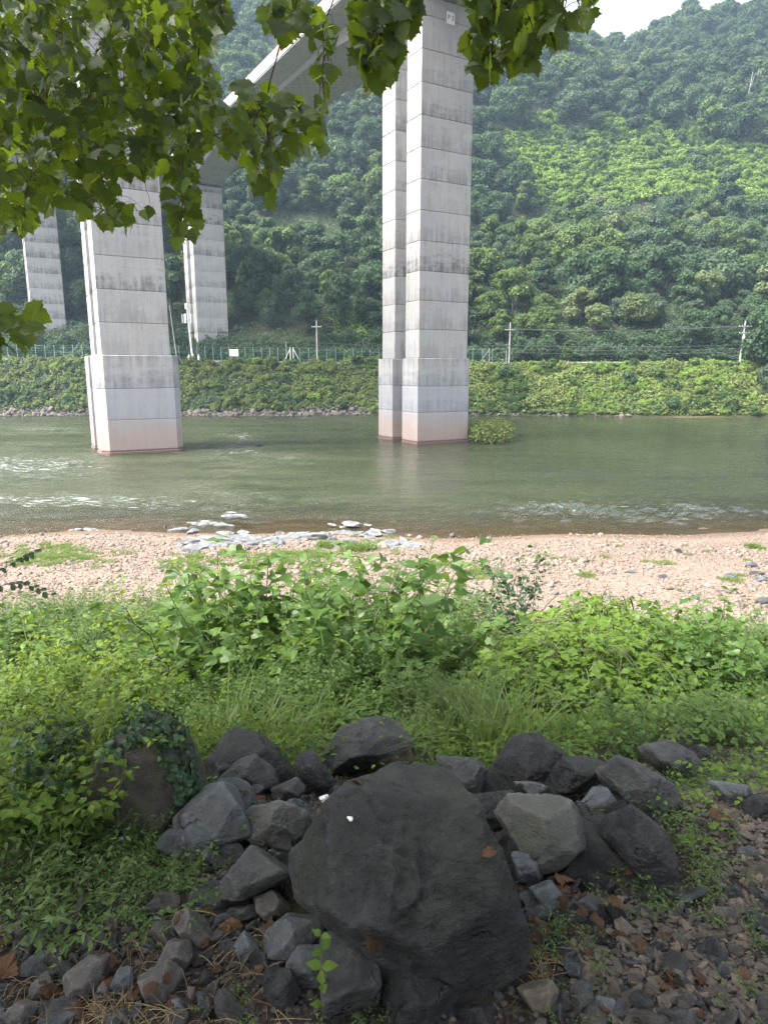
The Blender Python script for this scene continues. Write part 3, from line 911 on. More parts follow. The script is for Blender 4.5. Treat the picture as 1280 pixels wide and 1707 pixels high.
def trunk_mesh(rng, W, H, C, m, r=.16):
    mb = MB()
    top = np.array([rng.normal(0, .2), rng.normal(0, .2), H * .72])
    tube(mb, curve([(0, 0, -.8), (rng.normal(0, .12), rng.normal(0, .12), H * .3), top], 5), r, r * .35, 6)
    for c in C[rng.choice(len(C), min(6, len(C)), replace=False)]:
        z = min(H * .55, c[2] * .7)
        tube(mb, curve([(0, 0, z * .75), np.array([c[0] * .5, c[1] * .5, z * .95]), c], 4), r * .4, r * .1, 4)
    return mb.mesh('trunk', m)

ARCH = {}
for ti, tint in enumerate(('deep', 'grey', 'fresh', 'pale')):
    for k in range(3):
        rng = np.random.default_rng(100 + ti * 10 + k)
        W, H = [(7.5, 8.0), (6.4, 8.6), (8.4, 7.4)][k]
        cr, C, R = crown_mesh(rng, W, H, 17 + 4 * k, 6000, .40, M['wood'][ti], tall=[0, .25, 0][k])
        ARCH[ti, k] = (cr, trunk_mesh(rng, W, H, C, M['bark']))
rng = np.random.default_rng(5)
cr, C, R = crown_mesh(rng, 4.6, 13.5, 40, 5600, .40, M['wood'][1], tall=.72)
ARCH['cone'] = (cr, trunk_mesh(rng, 4.6, 13.5, C, M['palebark']))
cr, C, R = crown_mesh(rng, 2.6, 5.0, 22, 2600, .30, M['wood'][2], tall=.35)
ARCH['slim'] = (cr, trunk_mesh(rng, 2.6, 5.0, C, M['bark'], .09))
cr, C, R = crown_mesh(rng, 2.4, 1.5, 15, 1400, .26, M['wood'][2], .8)
ARCH['shrub'] = (cr, trunk_mesh(rng, 2.4, 1.5, C, M['bark'], .04))
cr, C, R = crown_mesh(rng, 2.4, 1.5, 15, 1400, .26, M['wood'][0], .8)
ARCH['shrubdark'] = (cr, trunk_mesh(rng, 2.4, 1.5, C, M['bark'], .04))
cr, C, R = crown_mesh(rng, 5.6, 2.2, 34, 9000, .17, M['bankweed'], .75)
ARCH['willow'] = (cr, trunk_mesh(rng, 5.6, 2.2, C, M['bark'], .05))

def tree(key, x, y, s, label, cat='tree', name='broadleaf_tree', group=None, rz=None, sz=None, rng=np.random.default_rng(77)):
    cr, tr = ARCH[key]
    t = thing(name, label, cat, (x, y, gz(x, y) - .2), rng.uniform(0, 6.28) if rz is None else rz, group)
    t.scale = (s, s, s * (rng.uniform(.9, 1.12) if sz is None else sz))
    link('trunk', tr, t)
    link('crown', cr, t)
    return t

KUDZU_R = [(840, 215), (880, 185), (1010, 190), (1130, 205), (1300, 240), (1300, 345), (1200, 328), (1100, 322), (1010, 350), (930, 345), (880, 330), (845, 280)]
KUDZU_L = [(370, 345), (440, 338), (560, 338), (582, 372), (560, 402), (500, 392), (440, 372)]
KUDZU_M = [(545, 520), (625, 505), (645, 600), (570, 606)]
KUDZU_S = [(470, 280), (500, 245), (520, 285), (490, 310)]
ROCKS_F = [[(272, 395), (312, 405), (314, 480), (286, 470)], [(448, 525), (525, 530), (530, 590), (440, 590)], [(362, 540), (440, 535), (436, 588), (372, 588)]]
PIER_XY = [P3 + TV * 2.8 + BV * 3.6, B3 + TV * 2.8 + BV * 3.6]

# candidate spots: jittered rows over the lower wood and the upper wood
cands, far_c = [], []
rng = np.random.default_rng(31)
for y in np.arange(120.0, 200, 5.6):
    for x in np.arange(-130, 130, 6.0):
        cands.append((x + rng.uniform(-2.2, 2.2), y + rng.uniform(-2, 2)))
for y in np.arange(200, 372, 6.4):
    for x in np.arange(-260, 260, 6.8):
        far_c.append((x + rng.uniform(-3, 3), y + rng.uniform(-3, 3)))
def keep(c):
    c = np.array(c)
    z = ground(c[:, 0], c[:, 1])
    px, py, _ = project(np.column_stack([c, z + 2.0]))
    px2, py2, _ = project(np.column_stack([c, z + 5.0]))
    ok = (px > -70) & (px < 1350) & (c[:, 1] - far_shift(c[:, 0]) > 128.2)
    for poly in (KUDZU_R, KUDZU_L, KUDZU_M):
        ok &= ~in_poly(px2, py2, poly)
    for poly in ROCKS_F:
        ok &= ~in_poly(px2, py2 - 10, poly) & ~in_poly(px2, py2, poly)
    for q in PIER_XY:
        e = c - q
        u, w = e @ TV, e @ BV
        ok &= ~((np.abs(u) < 5.2) & (np.abs(w) < 6.2))
    return ok, px, py, z
ok, px, py, z = keep(cands)
cl = np.array(cands)[ok]; px, py = px[ok], py[ok]
order = np.argsort(cl[:, 1])
cl, px, py = cl[order], px[order], py[order]
LBL = {
    ('lo', 0): 'deep green broadleaf tree in the wood just above the far road',
    ('lo', 1): 'greyish green broadleaf tree in the wood just above the far road',
    ('lo', 2): 'fresh green broadleaf tree in the wood just above the far road',
    ('lo', 3): 'pale yellowish broadleaf tree among darker trees above the far road',
    ('hi', 0): 'deep green tree on the middle slope of the wooded hill',
    ('hi', 1): 'greyish green tree on the middle slope of the wooded hill',
    ('hi', 2): 'fresh green tree on the middle slope of the wooded hill',
    ('hi', 3): 'pale yellowish tree on the middle slope of the wooded hill'}
GRP = {'lo': 'trees of the wood above the far road', 'hi': 'trees of the middle hillside'}
n_ind, extra = 0, []
tone = fbm2(cl[:, 0], cl[:, 1], .035, 2, 63)
for i, (x, y) in enumerate(cl):
    r = rng.random()
    v = tone[i] + (r - .5) * .9
    ti = 0 if v < .02 else (1 if v < .28 else 2)
    if rng.random() < .045:
        ti = 3
    k = int(rng.integers(3))
    s = rng.uniform(.62, 1.38) * (.74 if y < 134 else 1.0)
    if n_ind < 262:
        zone = 'lo' if y < 152 else 'hi'
        tree((ti, k), x, y, s, LBL[zone, ti], group=GRP[zone])
        n_ind += 1
    else:
        extra.append((x, y, ti * 3 + k, s))
# a few trees the photograph singles out
def tree_px(key, px, y, s, label, **kw):
    x = (px - 640) / FPX * (y * CP)
    return tree(key, x, y, s, label, **kw)
tree_px((3, 0), 990, 130.0, .82, 'pale round tree with a light crown above the road, beside the small upright bush')
tree_px((3, 2), 1052, 131.0, .85, 'pale round tree with light drooping crown, farther along the road from its twin')
tree_px('slim', 944, 122.4, .92, 'small upright bushy tree standing alone on top of the far bank')
tree_px((3, 1), 912, 165.0, 1.0, 'yellow green tree standing out high in the dark wood')
tree_px((0, 2), 1292, 117.0, 1.55, 'big dark bushy tree on the far bank hiding the transformer pole', rz=1.0, sz=1.1)
tree_px((1, 0), 1285, 112.5, .8, 'lower dark bush under the big bushy tree on the far bank', cat='bush', name='riverside_bush')
tree_px((1, 1), 1243, 119.5, .45, 'rounded small tree at the foot of the transformer pole', cat='tree')
tree_px('cone', 1178, 262.0, 1.25, 'tall pointed pale conifer in the hazy upper wood', name='conifer_tree')
tree_px('cone', 905, 236.0, .80, 'pointed tree at the top corner of the vine meadow', name='conifer_tree')
for px0, y0, nm in ((1201, 243, 'nearest the pointed conifer'), (1210, 246, 'with a forked top'), (1248, 250, 'farthest along')):
    x = (px0 - 640) / FPX * (y0 * CP)
    mb = MB(); tube(mb, curve([(0, 0, -1), (.2, 0, 6), (.9, 0, 13)]), .2, .06, 6)
    tb = MB(); tube(tb, [(.4, 0, 8), (1.8, 0, 12.5)], .09, .03, 5)
    t = thing('bare_tree', 'slender pale bare trunk at the edge of the upper wood, %s' % nm, 'tree', (x, y0, gz(x, y0)), 0, 'pale bare trunks above the vine meadow')
    link('trunk', mb.mesh('trunk', M['palebark']), t)
    link('limb', tb.mesh('limb', M['palebark']), t)

rng = np.random.default_rng(88)
k = 0
while k < 26:
    x, y = rng.uniform(45, 150), rng.uniform(192, 245)
    a_, b_, _ = project([[x, y, gz(x, y) + 1]])
    if in_poly(a_, b_, KUDZU_R)[0] and a_[0] < 1300:
        tree('shrubdark' if k % 3 else 'shrub', x, y, rng.uniform(1.3, 2.4), 'rounded scrub bush standing out of the bright vine meadow on the hill', 'bush', 'meadow_bush', 'bushes in the vine meadow')
        k += 1
# ---- scatter by geometry nodes: masses nobody could count
def scatter(name, P, rot, scl, idx, sources):
    me = bpy.data.meshes.new(name)
    me.vertices.add(len(P))
    me.vertices.foreach_set('co', np.asarray(P, np.float32).ravel())
    for nm, ty, key, arr in (('rot', 'FLOAT_VECTOR', 'vector', rot), ('scl', 'FLOAT', 'value', scl), ('idx', 'INT', 'value', idx)):
        a = me.attributes.new(nm, ty, 'POINT')
        a.data.foreach_set(key, np.asarray(arr, np.int32 if ty == 'INT' else np.float32).ravel())
    o = link(name, me)
    o['kind'] = 'stuff'
    ng = bpy.data.node_groups.new(name, 'GeometryNodeTree')
    ng.interface.new_socket('Geometry', in_out='INPUT', socket_type='NodeSocketGeometry')
    ng.interface.new_socket('Geometry', in_out='OUTPUT', socket_type='NodeSocketGeometry')
    N = ng.nodes.new
    gi, go = N('NodeGroupInput'), N('NodeGroupOutput')
    iop = N('GeometryNodeInstanceOnPoints')
    jn = N('GeometryNodeJoinGeometry')
    for src in reversed(sources):
        oi = N('GeometryNodeObjectInfo')
        oi.inputs['Object'].default_value = src
        oi.inputs['As Instance'].default_value = True
        ng.links.new(oi.outputs['Geometry'], jn.inputs[0])
    def attr(nm, ty):
        a = N('GeometryNodeInputNamedAttribute')
        a.data_type = ty
        a.inputs['Name'].default_value = nm
        return [s for s in a.outputs if s.enabled and s.name == 'Attribute'][0]
    e2r = N('FunctionNodeEulerToRotation')
    ng.links.new(attr('rot', 'FLOAT_VECTOR'), e2r.inputs[0])
    ng.links.new(gi.outputs[0], iop.inputs['Points'])
    ng.links.new(jn.outputs[0], iop.inputs['Instance'])
    iop.inputs['Pick Instance'].default_value = True
    ng.links.new(attr('idx', 'INT'), iop.inputs['Instance Index'])
    ng.links.new(e2r.outputs[0], iop.inputs['Rotation'])
    ng.links.new(attr('scl', 'FLOAT'), iop.inputs['Scale'])
    ng.links.new(iop.outputs[0], go.inputs[0])
    md = o.modifiers.new('scatter', 'NODES')
    md.node_group = ng
    return o
def source(me):
    return bpy.data.objects.new(me.name + '_source', me)

SRC = [source(ARCH[ti, k][0]) for ti in range(4) for k in range(3)]
ok, px, py, z = keep(far_c)
fc = np.array(far_c)[ok]
zf = ground(fc[:, 0], fc[:, 1])
tone = fbm2(fc[:, 0], fc[:, 1], .03, 2, 64) + rng.uniform(-.35, .35, len(fc))
fi = np.where(tone < .10, 0, np.where(tone < .32, 1, 2)) * 3 + rng.integers(0, 3, len(fc))
fi = np.where(rng.random(len(fc)) < .03, 9 + rng.integers(0, 3, len(fc)), fi)
ex = np.array(extra).reshape(-1, 4)
PX = np.vstack([np.column_stack([fc, zf - .3]), np.column_stack([ex[:, :2], ground(ex[:, 0], ex[:, 1]) - .3])])
o = scatter('upper_forest', PX, np.column_stack([np.zeros((len(PX), 2)), rng.uniform(0, 6.28, len(PX))]),
            np.concatenate([rng.uniform(.8, 1.75, len(fc)), ex[:, 3]]), np.concatenate([fi, ex[:, 2]]).astype(int), SRC)
o['label'] = 'hazy mass of trees covering the upper hill'

# vines and undergrowth on the slopes
def carpet(name, x0, x1, y0, y1, n, card, m, mound, test, label, along=False, seed=1, wid=1.1):
    rng = np.random.default_rng(seed)
    x, y = rng.uniform(x0, x1, n), rng.uniform(y0, y1, n)
    if along:
        y = y + far_shift(x)
    z = ground(x, y)
    keepm = test(x, y, z)
    x, y, z = x[keepm], y[keepm], z[keepm]
    e = .6
    gx = (ground(x + e, y) - ground(x - e, y)) / (2 * e)
    gy = (ground(x, y + e) - ground(x, y - e)) / (2 * e)
    N = norm(np.column_stack([-gx, -gy, np.ones_like(x)]))
    P3d = np.column_stack([x, y, z])
    mo = np.clip(fbm(P3d, mound[0], 3, seed) * 1.6 + .35, 0, 1.3)
    mo2 = np.clip(vnoise(P3d, mound[0] * 3.7, seed + 3) * .5 + .5, 0, 1)
    hgt = mound[1] * (mo * .7 + mo2 * .3) * (1 - .65 * rng.random(len(x)) ** 2)
    P = P3d + N * hgt[:, None]
    NN = norm(N + rng.normal(scale=.6, size=P.shape) + [0, 0, .5])
    T = norm(np.cross(NN, rng.normal(size=P.shape)) + [0, -.2, -.2])
    V, F = place(CARD, P, T, NN, card * rng.uniform(.55, 1.3, len(x)), wid)
    o = stuff(link(name, MB().add(V, T=F).mesh(name, m)))
    o['label'] = label
    return o
def in_polys(*polys):
    def f(x, y, z):
        px, py, _ = project(np.column_stack([x, y, z + .5]))
        r = np.zeros(len(x), bool)
        for p in polys:
            r |= in_poly(px, py, p)
        return r
    return f
def patch(f, sd, th, sgn):
    def g_(x, y, z):
        return f(x, y, z) & (sgn * fbm2(x, y, .13, 3, sd) > sgn * th + .15 * np.random.default_rng(sd).normal(size=len(x)))
    return g_
carpet('kudzu_vines', 35, 175, 180, 262, 90000, .62, M['kudzudark'], (.2, 1.2), patch(in_polys(KUDZU_R), 70, .08, 1), 'darker vines and scrub in hollows of the open slope', seed=22)
carpet('kudzu_vines', 35, 175, 180, 262, 190000, .62, M['kudzu'], (.16, 1.2), patch(in_polys(KUDZU_R), 70, .16, -1), 'bright green climbing vines smothering the open slope', seed=2)
carpet('kudzu_vines', -62, 5, 124, 185, 90000, .42, M['kudzu'], (.25, 2.2), in_polys(KUDZU_L, KUDZU_M, KUDZU_S), 'bright vines hanging over the wood between the piers', seed=4)
def lower(x, y, z):
    px, py, _ = project(np.column_stack([x, y, z]))
    r = (px > -60) & (px < 1340) & (y - far_shift(x) > 126.3)
    for p in ROCKS_F:
        r &= ~(in_poly(px, py, p) & (np.random.default_rng(3).random(len(x)) < .72))
    return r
carpet('roadside_thicket', -95, 95, 126.3, 130.5, 70000, .36, M['wood'][0], (.35, 3.4), lambda x, y, z: lower(x, y, z), 'dark thicket standing along the far side of the road', True, seed=16)
carpet('undergrowth', -95, 95, 122.0, 160, 80000, .40, M['wood'][0], (.3, 1.7), lower, 'dark undergrowth below the trees above the far road', seed=6)
carpet('undergrowth', -130, 150, 160, 260, 60000, .75, M['wood'][0], (.2, 2.0), lambda x, y, z: lower(x, y, z) & ~in_polys(KUDZU_R)(x, y, z), 'dark undergrowth below the trees on the hill', seed=7)
def bank(x, y, z):
    d = y - far_shift(x)
    stony = np.where(x < -4, 1.35, .35)
    return (d > 112.2 + stony) & (d < 122.3) & ((np.random.default_rng(8).random(len(x)) < np.clip(.6 + .9 * fbm2(x, y, .3, 2, 12), .15, 1)) | (x > 8))
carpet('far_bank_weeds', 2, 72, 102, 124, 60000, .36, M['wood'][2], (.30, .9), patch(bank, 71, .05, 1), 'darker weeds in hollows of the far bank beyond P 2', seed=29)
carpet('far_bank_weeds', -72, 4, 108, 128, 60000, .34, M['wood'][0], (.30, .9), patch(bank, 72, .05, 1), 'darker weeds in hollows of the far bank by the piers', seed=30)
carpet('far_bank_weeds', 2, 72, 102, 124, 95000, .36, M['bankweed'], (.32, 1.0), patch(bank, 71, .12, -1), 'bright green weeds and vines covering the far bank beyond P 2', seed=9)
carpet('far_bank_weeds', -72, 4, 108, 128, 80000, .32, M['bankweed'], (.32, .9), patch(bank, 72, .12, -1), 'olive green weeds on the far bank between and beside the piers', seed=10)
# lumps of growth on the far bank and the vine meadow
CLUMP = []
for q, mk in enumerate((M['kudzu'], M['kudzudark'], M['bankweed'], M['wood'][0], M['wood'][2])):
    for k in range(2):
        CLUMP.append(source(crown_mesh(np.random.default_rng(150 + q * 3 + k), 2.6, 1.5, 13, 1500, .21, mk, .8)[0]))
def lumps(name, x, y, tone, pick, s0, s1, seed, label, sink=.35):
    rng = np.random.default_rng(seed)
    z = ground(x, y)
    idx = np.array([pick[int(min(len(pick) - 1, max(0, round((t_ + .5) * (len(pick) - 1) + rng.normal(0, .9)))))] for t_ in tone]) * 2 + rng.integers(0, 2, len(x))
    sc = rng.uniform(s0, s1, len(x)) * rng.uniform(.7, 1.15, len(x))
    o = scatter(name, np.column_stack([x, y, z - sc * sink]), np.column_stack([rng.normal(.25, .15, len(x)), rng.normal(0, .15, len(x)), rng.uniform(0, 6.28, len(x))]), sc, idx, CLUMP)
    o['label'] = label
rng = np.random.default_rng(301)
n = 1700
x = rng.uniform(-72, 72, n); d = 112.5 + 9.4 * rng.random(n) ** .9
d = np.where(x < -3, d + .9, d)
y = d + far_shift(x)
tone = fbm2(x, y, .16, 3, 91)
lf = x < 6
lumps('far_bank_scrub', x[lf], y[lf], tone[lf], [4, 2, 2, 2, 0], .25, .95, 61, 'olive green lumps of scrub on the far bank by the piers')
lumps('far_bank_scrub', x[~lf], y[~lf], tone[~lf], [1, 4, 2, 0, 0], .25, .95, 62, 'bright green lumps of vine and weed on the far bank beyond P 2')
n = 5200
x, y = rng.uniform(35, 175, n), rng.uniform(180, 262, n)
k_ = in_polys(KUDZU_R)(x, y, ground(x, y))
x, y = x[k_], y[k_]
lumps('meadow_scrub', x, y, fbm2(x, y, .06, 3, 92) - .05, [1, 0, 0, 0, 0], .6, 1.6, 63, 'bright lumps of vine over the open slope')
# shrubs one can tell apart on the far bank
rng = np.random.default_rng(21)
for i in range(34):
    px0 = rng.uniform(-10, 620) if i < 20 else rng.uniform(790, 1230)
    d = rng.uniform(113.8, 121.6) if i > 8 else rng.uniform(121.2, 122.0)
    x = (px0 - 640) / FPX * (115 * CP)
    y = d + float(far_shift(np.array([x]))[0])
    dark = rng.random() < .4
    lb = ('dark' if dark else 'fresh') + ' green low shrub on the far bank ' + ('beside the wide pier' if px0 < 330 else 'between the two piers' if px0 < 640 else 'beyond the P 2 pier')
    tree('shrubdark' if dark else 'shrub', x, y, rng.uniform(.8, 1.4), lb, 'shrub', 'bank_shrub', 'shrubs on the far bank')
t = tree_px('willow', 822, 70.5, 1.15, 'low spreading willow bush growing in the river against the P 2 pier', cat='bush', name='willow_bush', rz=.4, sz=.92)
t.location.z = -.25
# mass of stones along the far waterline
def stone_shape(rng, lvl=1, flat=.7, k=9, soft=16):
    bm = bmesh.new()
    bmesh.ops.create_icosphere(bm, subdivisions=lvl, radius=1)
    D = norm(np.array([v.co[:] for v in bm.verts]))
    F = np.array([[v.index for v in f.verts] for f in bm.faces])
    bm.free()
    n = norm(rng.normal(size=(k, 3)))
    h = rng.uniform(.55, 1.0, k)
    q = np.maximum(D @ n.T / h, 0) ** soft
    r = 1 / np.maximum(q.sum(1), 1e-6) ** (1 / soft)
    r = np.minimum(r, 1.5)
    return D * r[:, None] * [1, rng.uniform(.65, .95), flat], F
BANKSTONE = []
for k in range(5):
    V, F = stone_shape(np.random.default_rng(400 + k), 2, .6)
    BANKSTONE.append(MB().add(V, T=F).mesh('stone', M['cliff'], False))
n = 1700
x = rng.uniform(-70, 40, n); x = x[(x < -2) | (rng.random(n) < .25)]
d = 111.7 + rng.random(len(x)) ** 1.5 * 1.9
P = np.column_stack([x, d + far_shift(x), 0 * x]); P[:, 2] = ground(P[:, 0], P[:, 1]) + .05
o = scatter('shore_stones', P, rng.uniform(0, 6.28, (len(x), 3)) * [.1, .1, 1], np.clip(np.exp(rng.normal(-1.6, .5, len(x))), .08, .6), rng.integers(0, 5, len(x)), [source(m_) for m_ in BANKSTONE])
o['label'] = 'broken brown stones along the far waterline'
# cut rock faces showing through the wood
for q, (px0, py0, y0, W, H, lb) in enumerate(((482, 556, 126.6, 8.0, 6.4, 'bare brown rock face behind the fence and gate posts'), (405, 566, 126.2, 7.0, 4.6, 'bare brown rock face behind the notice board'), (296, 436, 138, 5.5, 9.0, 'grey scree slope showing between the wide pier and the pier behind'))):
    V, F = stone_shape(np.random.default_rng(60 + q), 6, .6, 22, 22)
    V = V + norm(V) * (fbm(V, 3.0, 6, q, .62) * .42 + .2 * np.abs(fbm(V, 6.0, 4, q + 5)))[:, None]
    V = V * [W / 2 * 1.25, 1.3, H / 2 / .6 * 1.15]
    c = hit_ground(px0, py0, 126.5, 175) + np.array([0, .75, -.75])
    o = thing('cut_rock', lb, 'rock face', tuple(c), .1, None, MB().add(V, T=F).mesh('cut_rock', M['cliff'], True))
    o.rotation_euler = (-.84, 0, .1)
# ------------------------------------------------------------------ gravel beach
def px_ground(px, py):
    return hit_ground(px, py, 12.5, 31)
PEB = []
for k in range(4):
    V, F = stone_shape(np.random.default_rng(500 + k), 1, .5, 8, 10)
    PEB.append(MB().add(V, T=F).mesh('pebble', None, True))
def peb_mat(name, cols):
    m = mat(name); g = G(m)
    r = g.n('ObjectInfo').outputs['Random']
    c = g.mix(g.ramp(r, 0, .6), cols[0], cols[1])
    c = g.mix(g.ramp(r, .86, .88), c, cols[2])
    nz = g.noise(g.n('TexCoord').outputs['Object'], 3, 4)
    c = g.mix(g.ramp(nz, .3, .7, 0, .4), c, tuple(x * .6 for x in cols[0]))
    g.out(g.pbr(c, .8, spec=.3)); return m
M['pebble'] = peb_mat('river_pebble', ((0.148, 0.108, 0.085), (0.238, 0.187, 0.152), (0.105, 0.100, 0.100)))
M['chip'] = peb_mat('slate_chip', ((0.030, 0.029, 0.030), (0.085, 0.075, 0.071), (0.12, 0.10, 0.088)))
for m_ in PEB:
    m_.materials.append(M['pebble'])
rng = np.random.default_rng(41)
n = 42000
y = 12.6 + 16.6 * rng.random(n) ** .85
x = rng.uniform(-1, 1, n) * (y * .62 + 2)
P = np.column_stack([x, y, ground(x, y)])
keepm = (P[:, 2] > -.05) & ((P[:, 2] > .13) | (rng.random(n) < .3))
P = P[keepm]
rot = rng.normal(scale=.25, size=(len(P), 3)); rot[:, 2] = rng.uniform(0, 6.28, len(P))
scl = np.clip(np.exp(rng.normal(-3.45, .55, len(P)) + 1.1 * fbm2(P[:, 0] * .5, P[:, 1], .5, 3, 44)), .009, .22)
o = scatter('beach_gravel', P + [0, 0, .006], rot, scl, rng.integers(0, 4, len(P)), [source(m_) for m_ in PEB])
o['label'] = 'pinkish river gravel covering the beach'

# grass on the beach
def blades(rng, n, rad, h, w=.012, lean=.5, seg=4):
    a = rng.uniform(0, 6.28, n)
    r = rad * np.sqrt(rng.random(n))
    base = np.column_stack([r * np.cos(a), r * np.sin(a), np.zeros(n)])
    az = rng.uniform(0, 6.28, n)
    L = h * rng.uniform(.55, 1.15, n)
    le = lean * rng.uniform(.2, 1.3, n)
    t = np.linspace(0, 1, seg + 1)
    V, F = [], []
    dirh = np.column_stack([np.cos(az), np.sin(az), 0 * az])
    side = np.column_stack([-np.sin(az), np.cos(az), 0 * az])
    pts = base[:, None] + (L[:, None] * (le[:, None] * t[None] ** 1.8))[..., None] * dirh[:, None] + (L[:, None] * (t[None] - .38 * le[:, None] * t[None] ** 2.6))[..., None] * np.array([0, 0, 1.0])
    ww = w * (1 - t ** 2.2) * rng.uniform(.7, 1.3, n)[:, None]
    A = pts + side[:, None] * ww[..., None]
    B = pts - side[:, None] * ww[..., None]
    V = np.stack([A, B], 2).reshape(n, -1, 3)
    k = np.arange(seg) * 2
    q = np.stack([k, k + 1, k + 3, k + 2], 1)
    Q = (np.arange(n) * V.shape[1])[:, None, None] + q[None]
    return V.reshape(-1, 3), Q.reshape(-1, 4)
TUFT = []
for k in range(3):
    V, Q = blades(np.random.default_rng(80 + k), 90, .22, .16, .006, .9, 3)
    TUFT.append(MB().add(V, Q=Q).mesh('blades', M['grass']))
for q, (px, py, s, lb) in enumerate(((590, 917, 2.4, 'dense green grass cushion on the beach beside the pale outcrop'), (541, 912, 1.7, 'upright grass tuft on the beach at the edge of the pale outcrop'), (1253, 914, 1.6, 'lone low grass tuft near the waterline far along the beach'))):
    p = px_ground(px, py)
    mb = MB()
    for j in range(9):
        V, Q = blades(np.random.default_rng(700 + q * 10 + j), 70, .16, .15, .006, .7, 3)
        mb.add(V + [rng.normal(0, .12), rng.normal(0, .10), 0], Q=Q)
    t = thing('grass_tuft', lb, 'grass', tuple(p), 0, None, mb.mesh('grass_tuft', M['grass']))
    t.scale = (s * (1.0 if q != 1 else .6), s, s * (1.3 if q == 1 else .9))
PT, RT, ST = [], [], []
for cx, cy, rx, ry, nn in ((85, 930, 95, 14, 150), (105, 912, 35, 6, 30), (320, 938, 60, 14, 60), (480, 935, 110, 12, 150), (520, 925, 60, 6, 60), (640, 925, 60, 30, 30), (740, 943, 80, 7, 70), (800, 957, 50, 8, 35), (640, 905, 40, 5, 20), (905, 933, 60, 6, 16), (970, 960, 25, 4, 5), (1100, 930, 120, 25, 18), (1240, 965, 40, 12, 10)):
    for _ in range(nn):
        p = px_ground(cx + rng.normal(0, rx * .5), cy + rng.normal(0, ry * .55))
        PT.append(p); ST.append(rng.uniform(.4, 1.15)); RT.append(rng.uniform(0, 6.28))
o = scatter('beach_grass', np.array(PT), np.column_stack([np.zeros((len(PT), 2)), RT]), ST, rng.integers(0, 3, len(PT)), [source(m_) for m_ in TUFT])
o['label'] = 'sparse low grass growing through the beach gravel'

# ------------------------------------------------------------------ rocks
_bm = {}
def ico(level):
    if level not in _bm:
        bm = bmesh.new()
        bmesh.ops.create_icosphere(bm, subdivisions=level, radius=1)
        _bm[level] = (norm(np.array([v.co[:] for v in bm.verts])), np.array([[v.index for v in f.verts] for f in bm.faces]))
        bm.free()
    return _bm[level]
CX, CU, CF = np.array([1.0, 0, 0]), np.array([0, SP, CP]), np.array([0, CP, -SP])

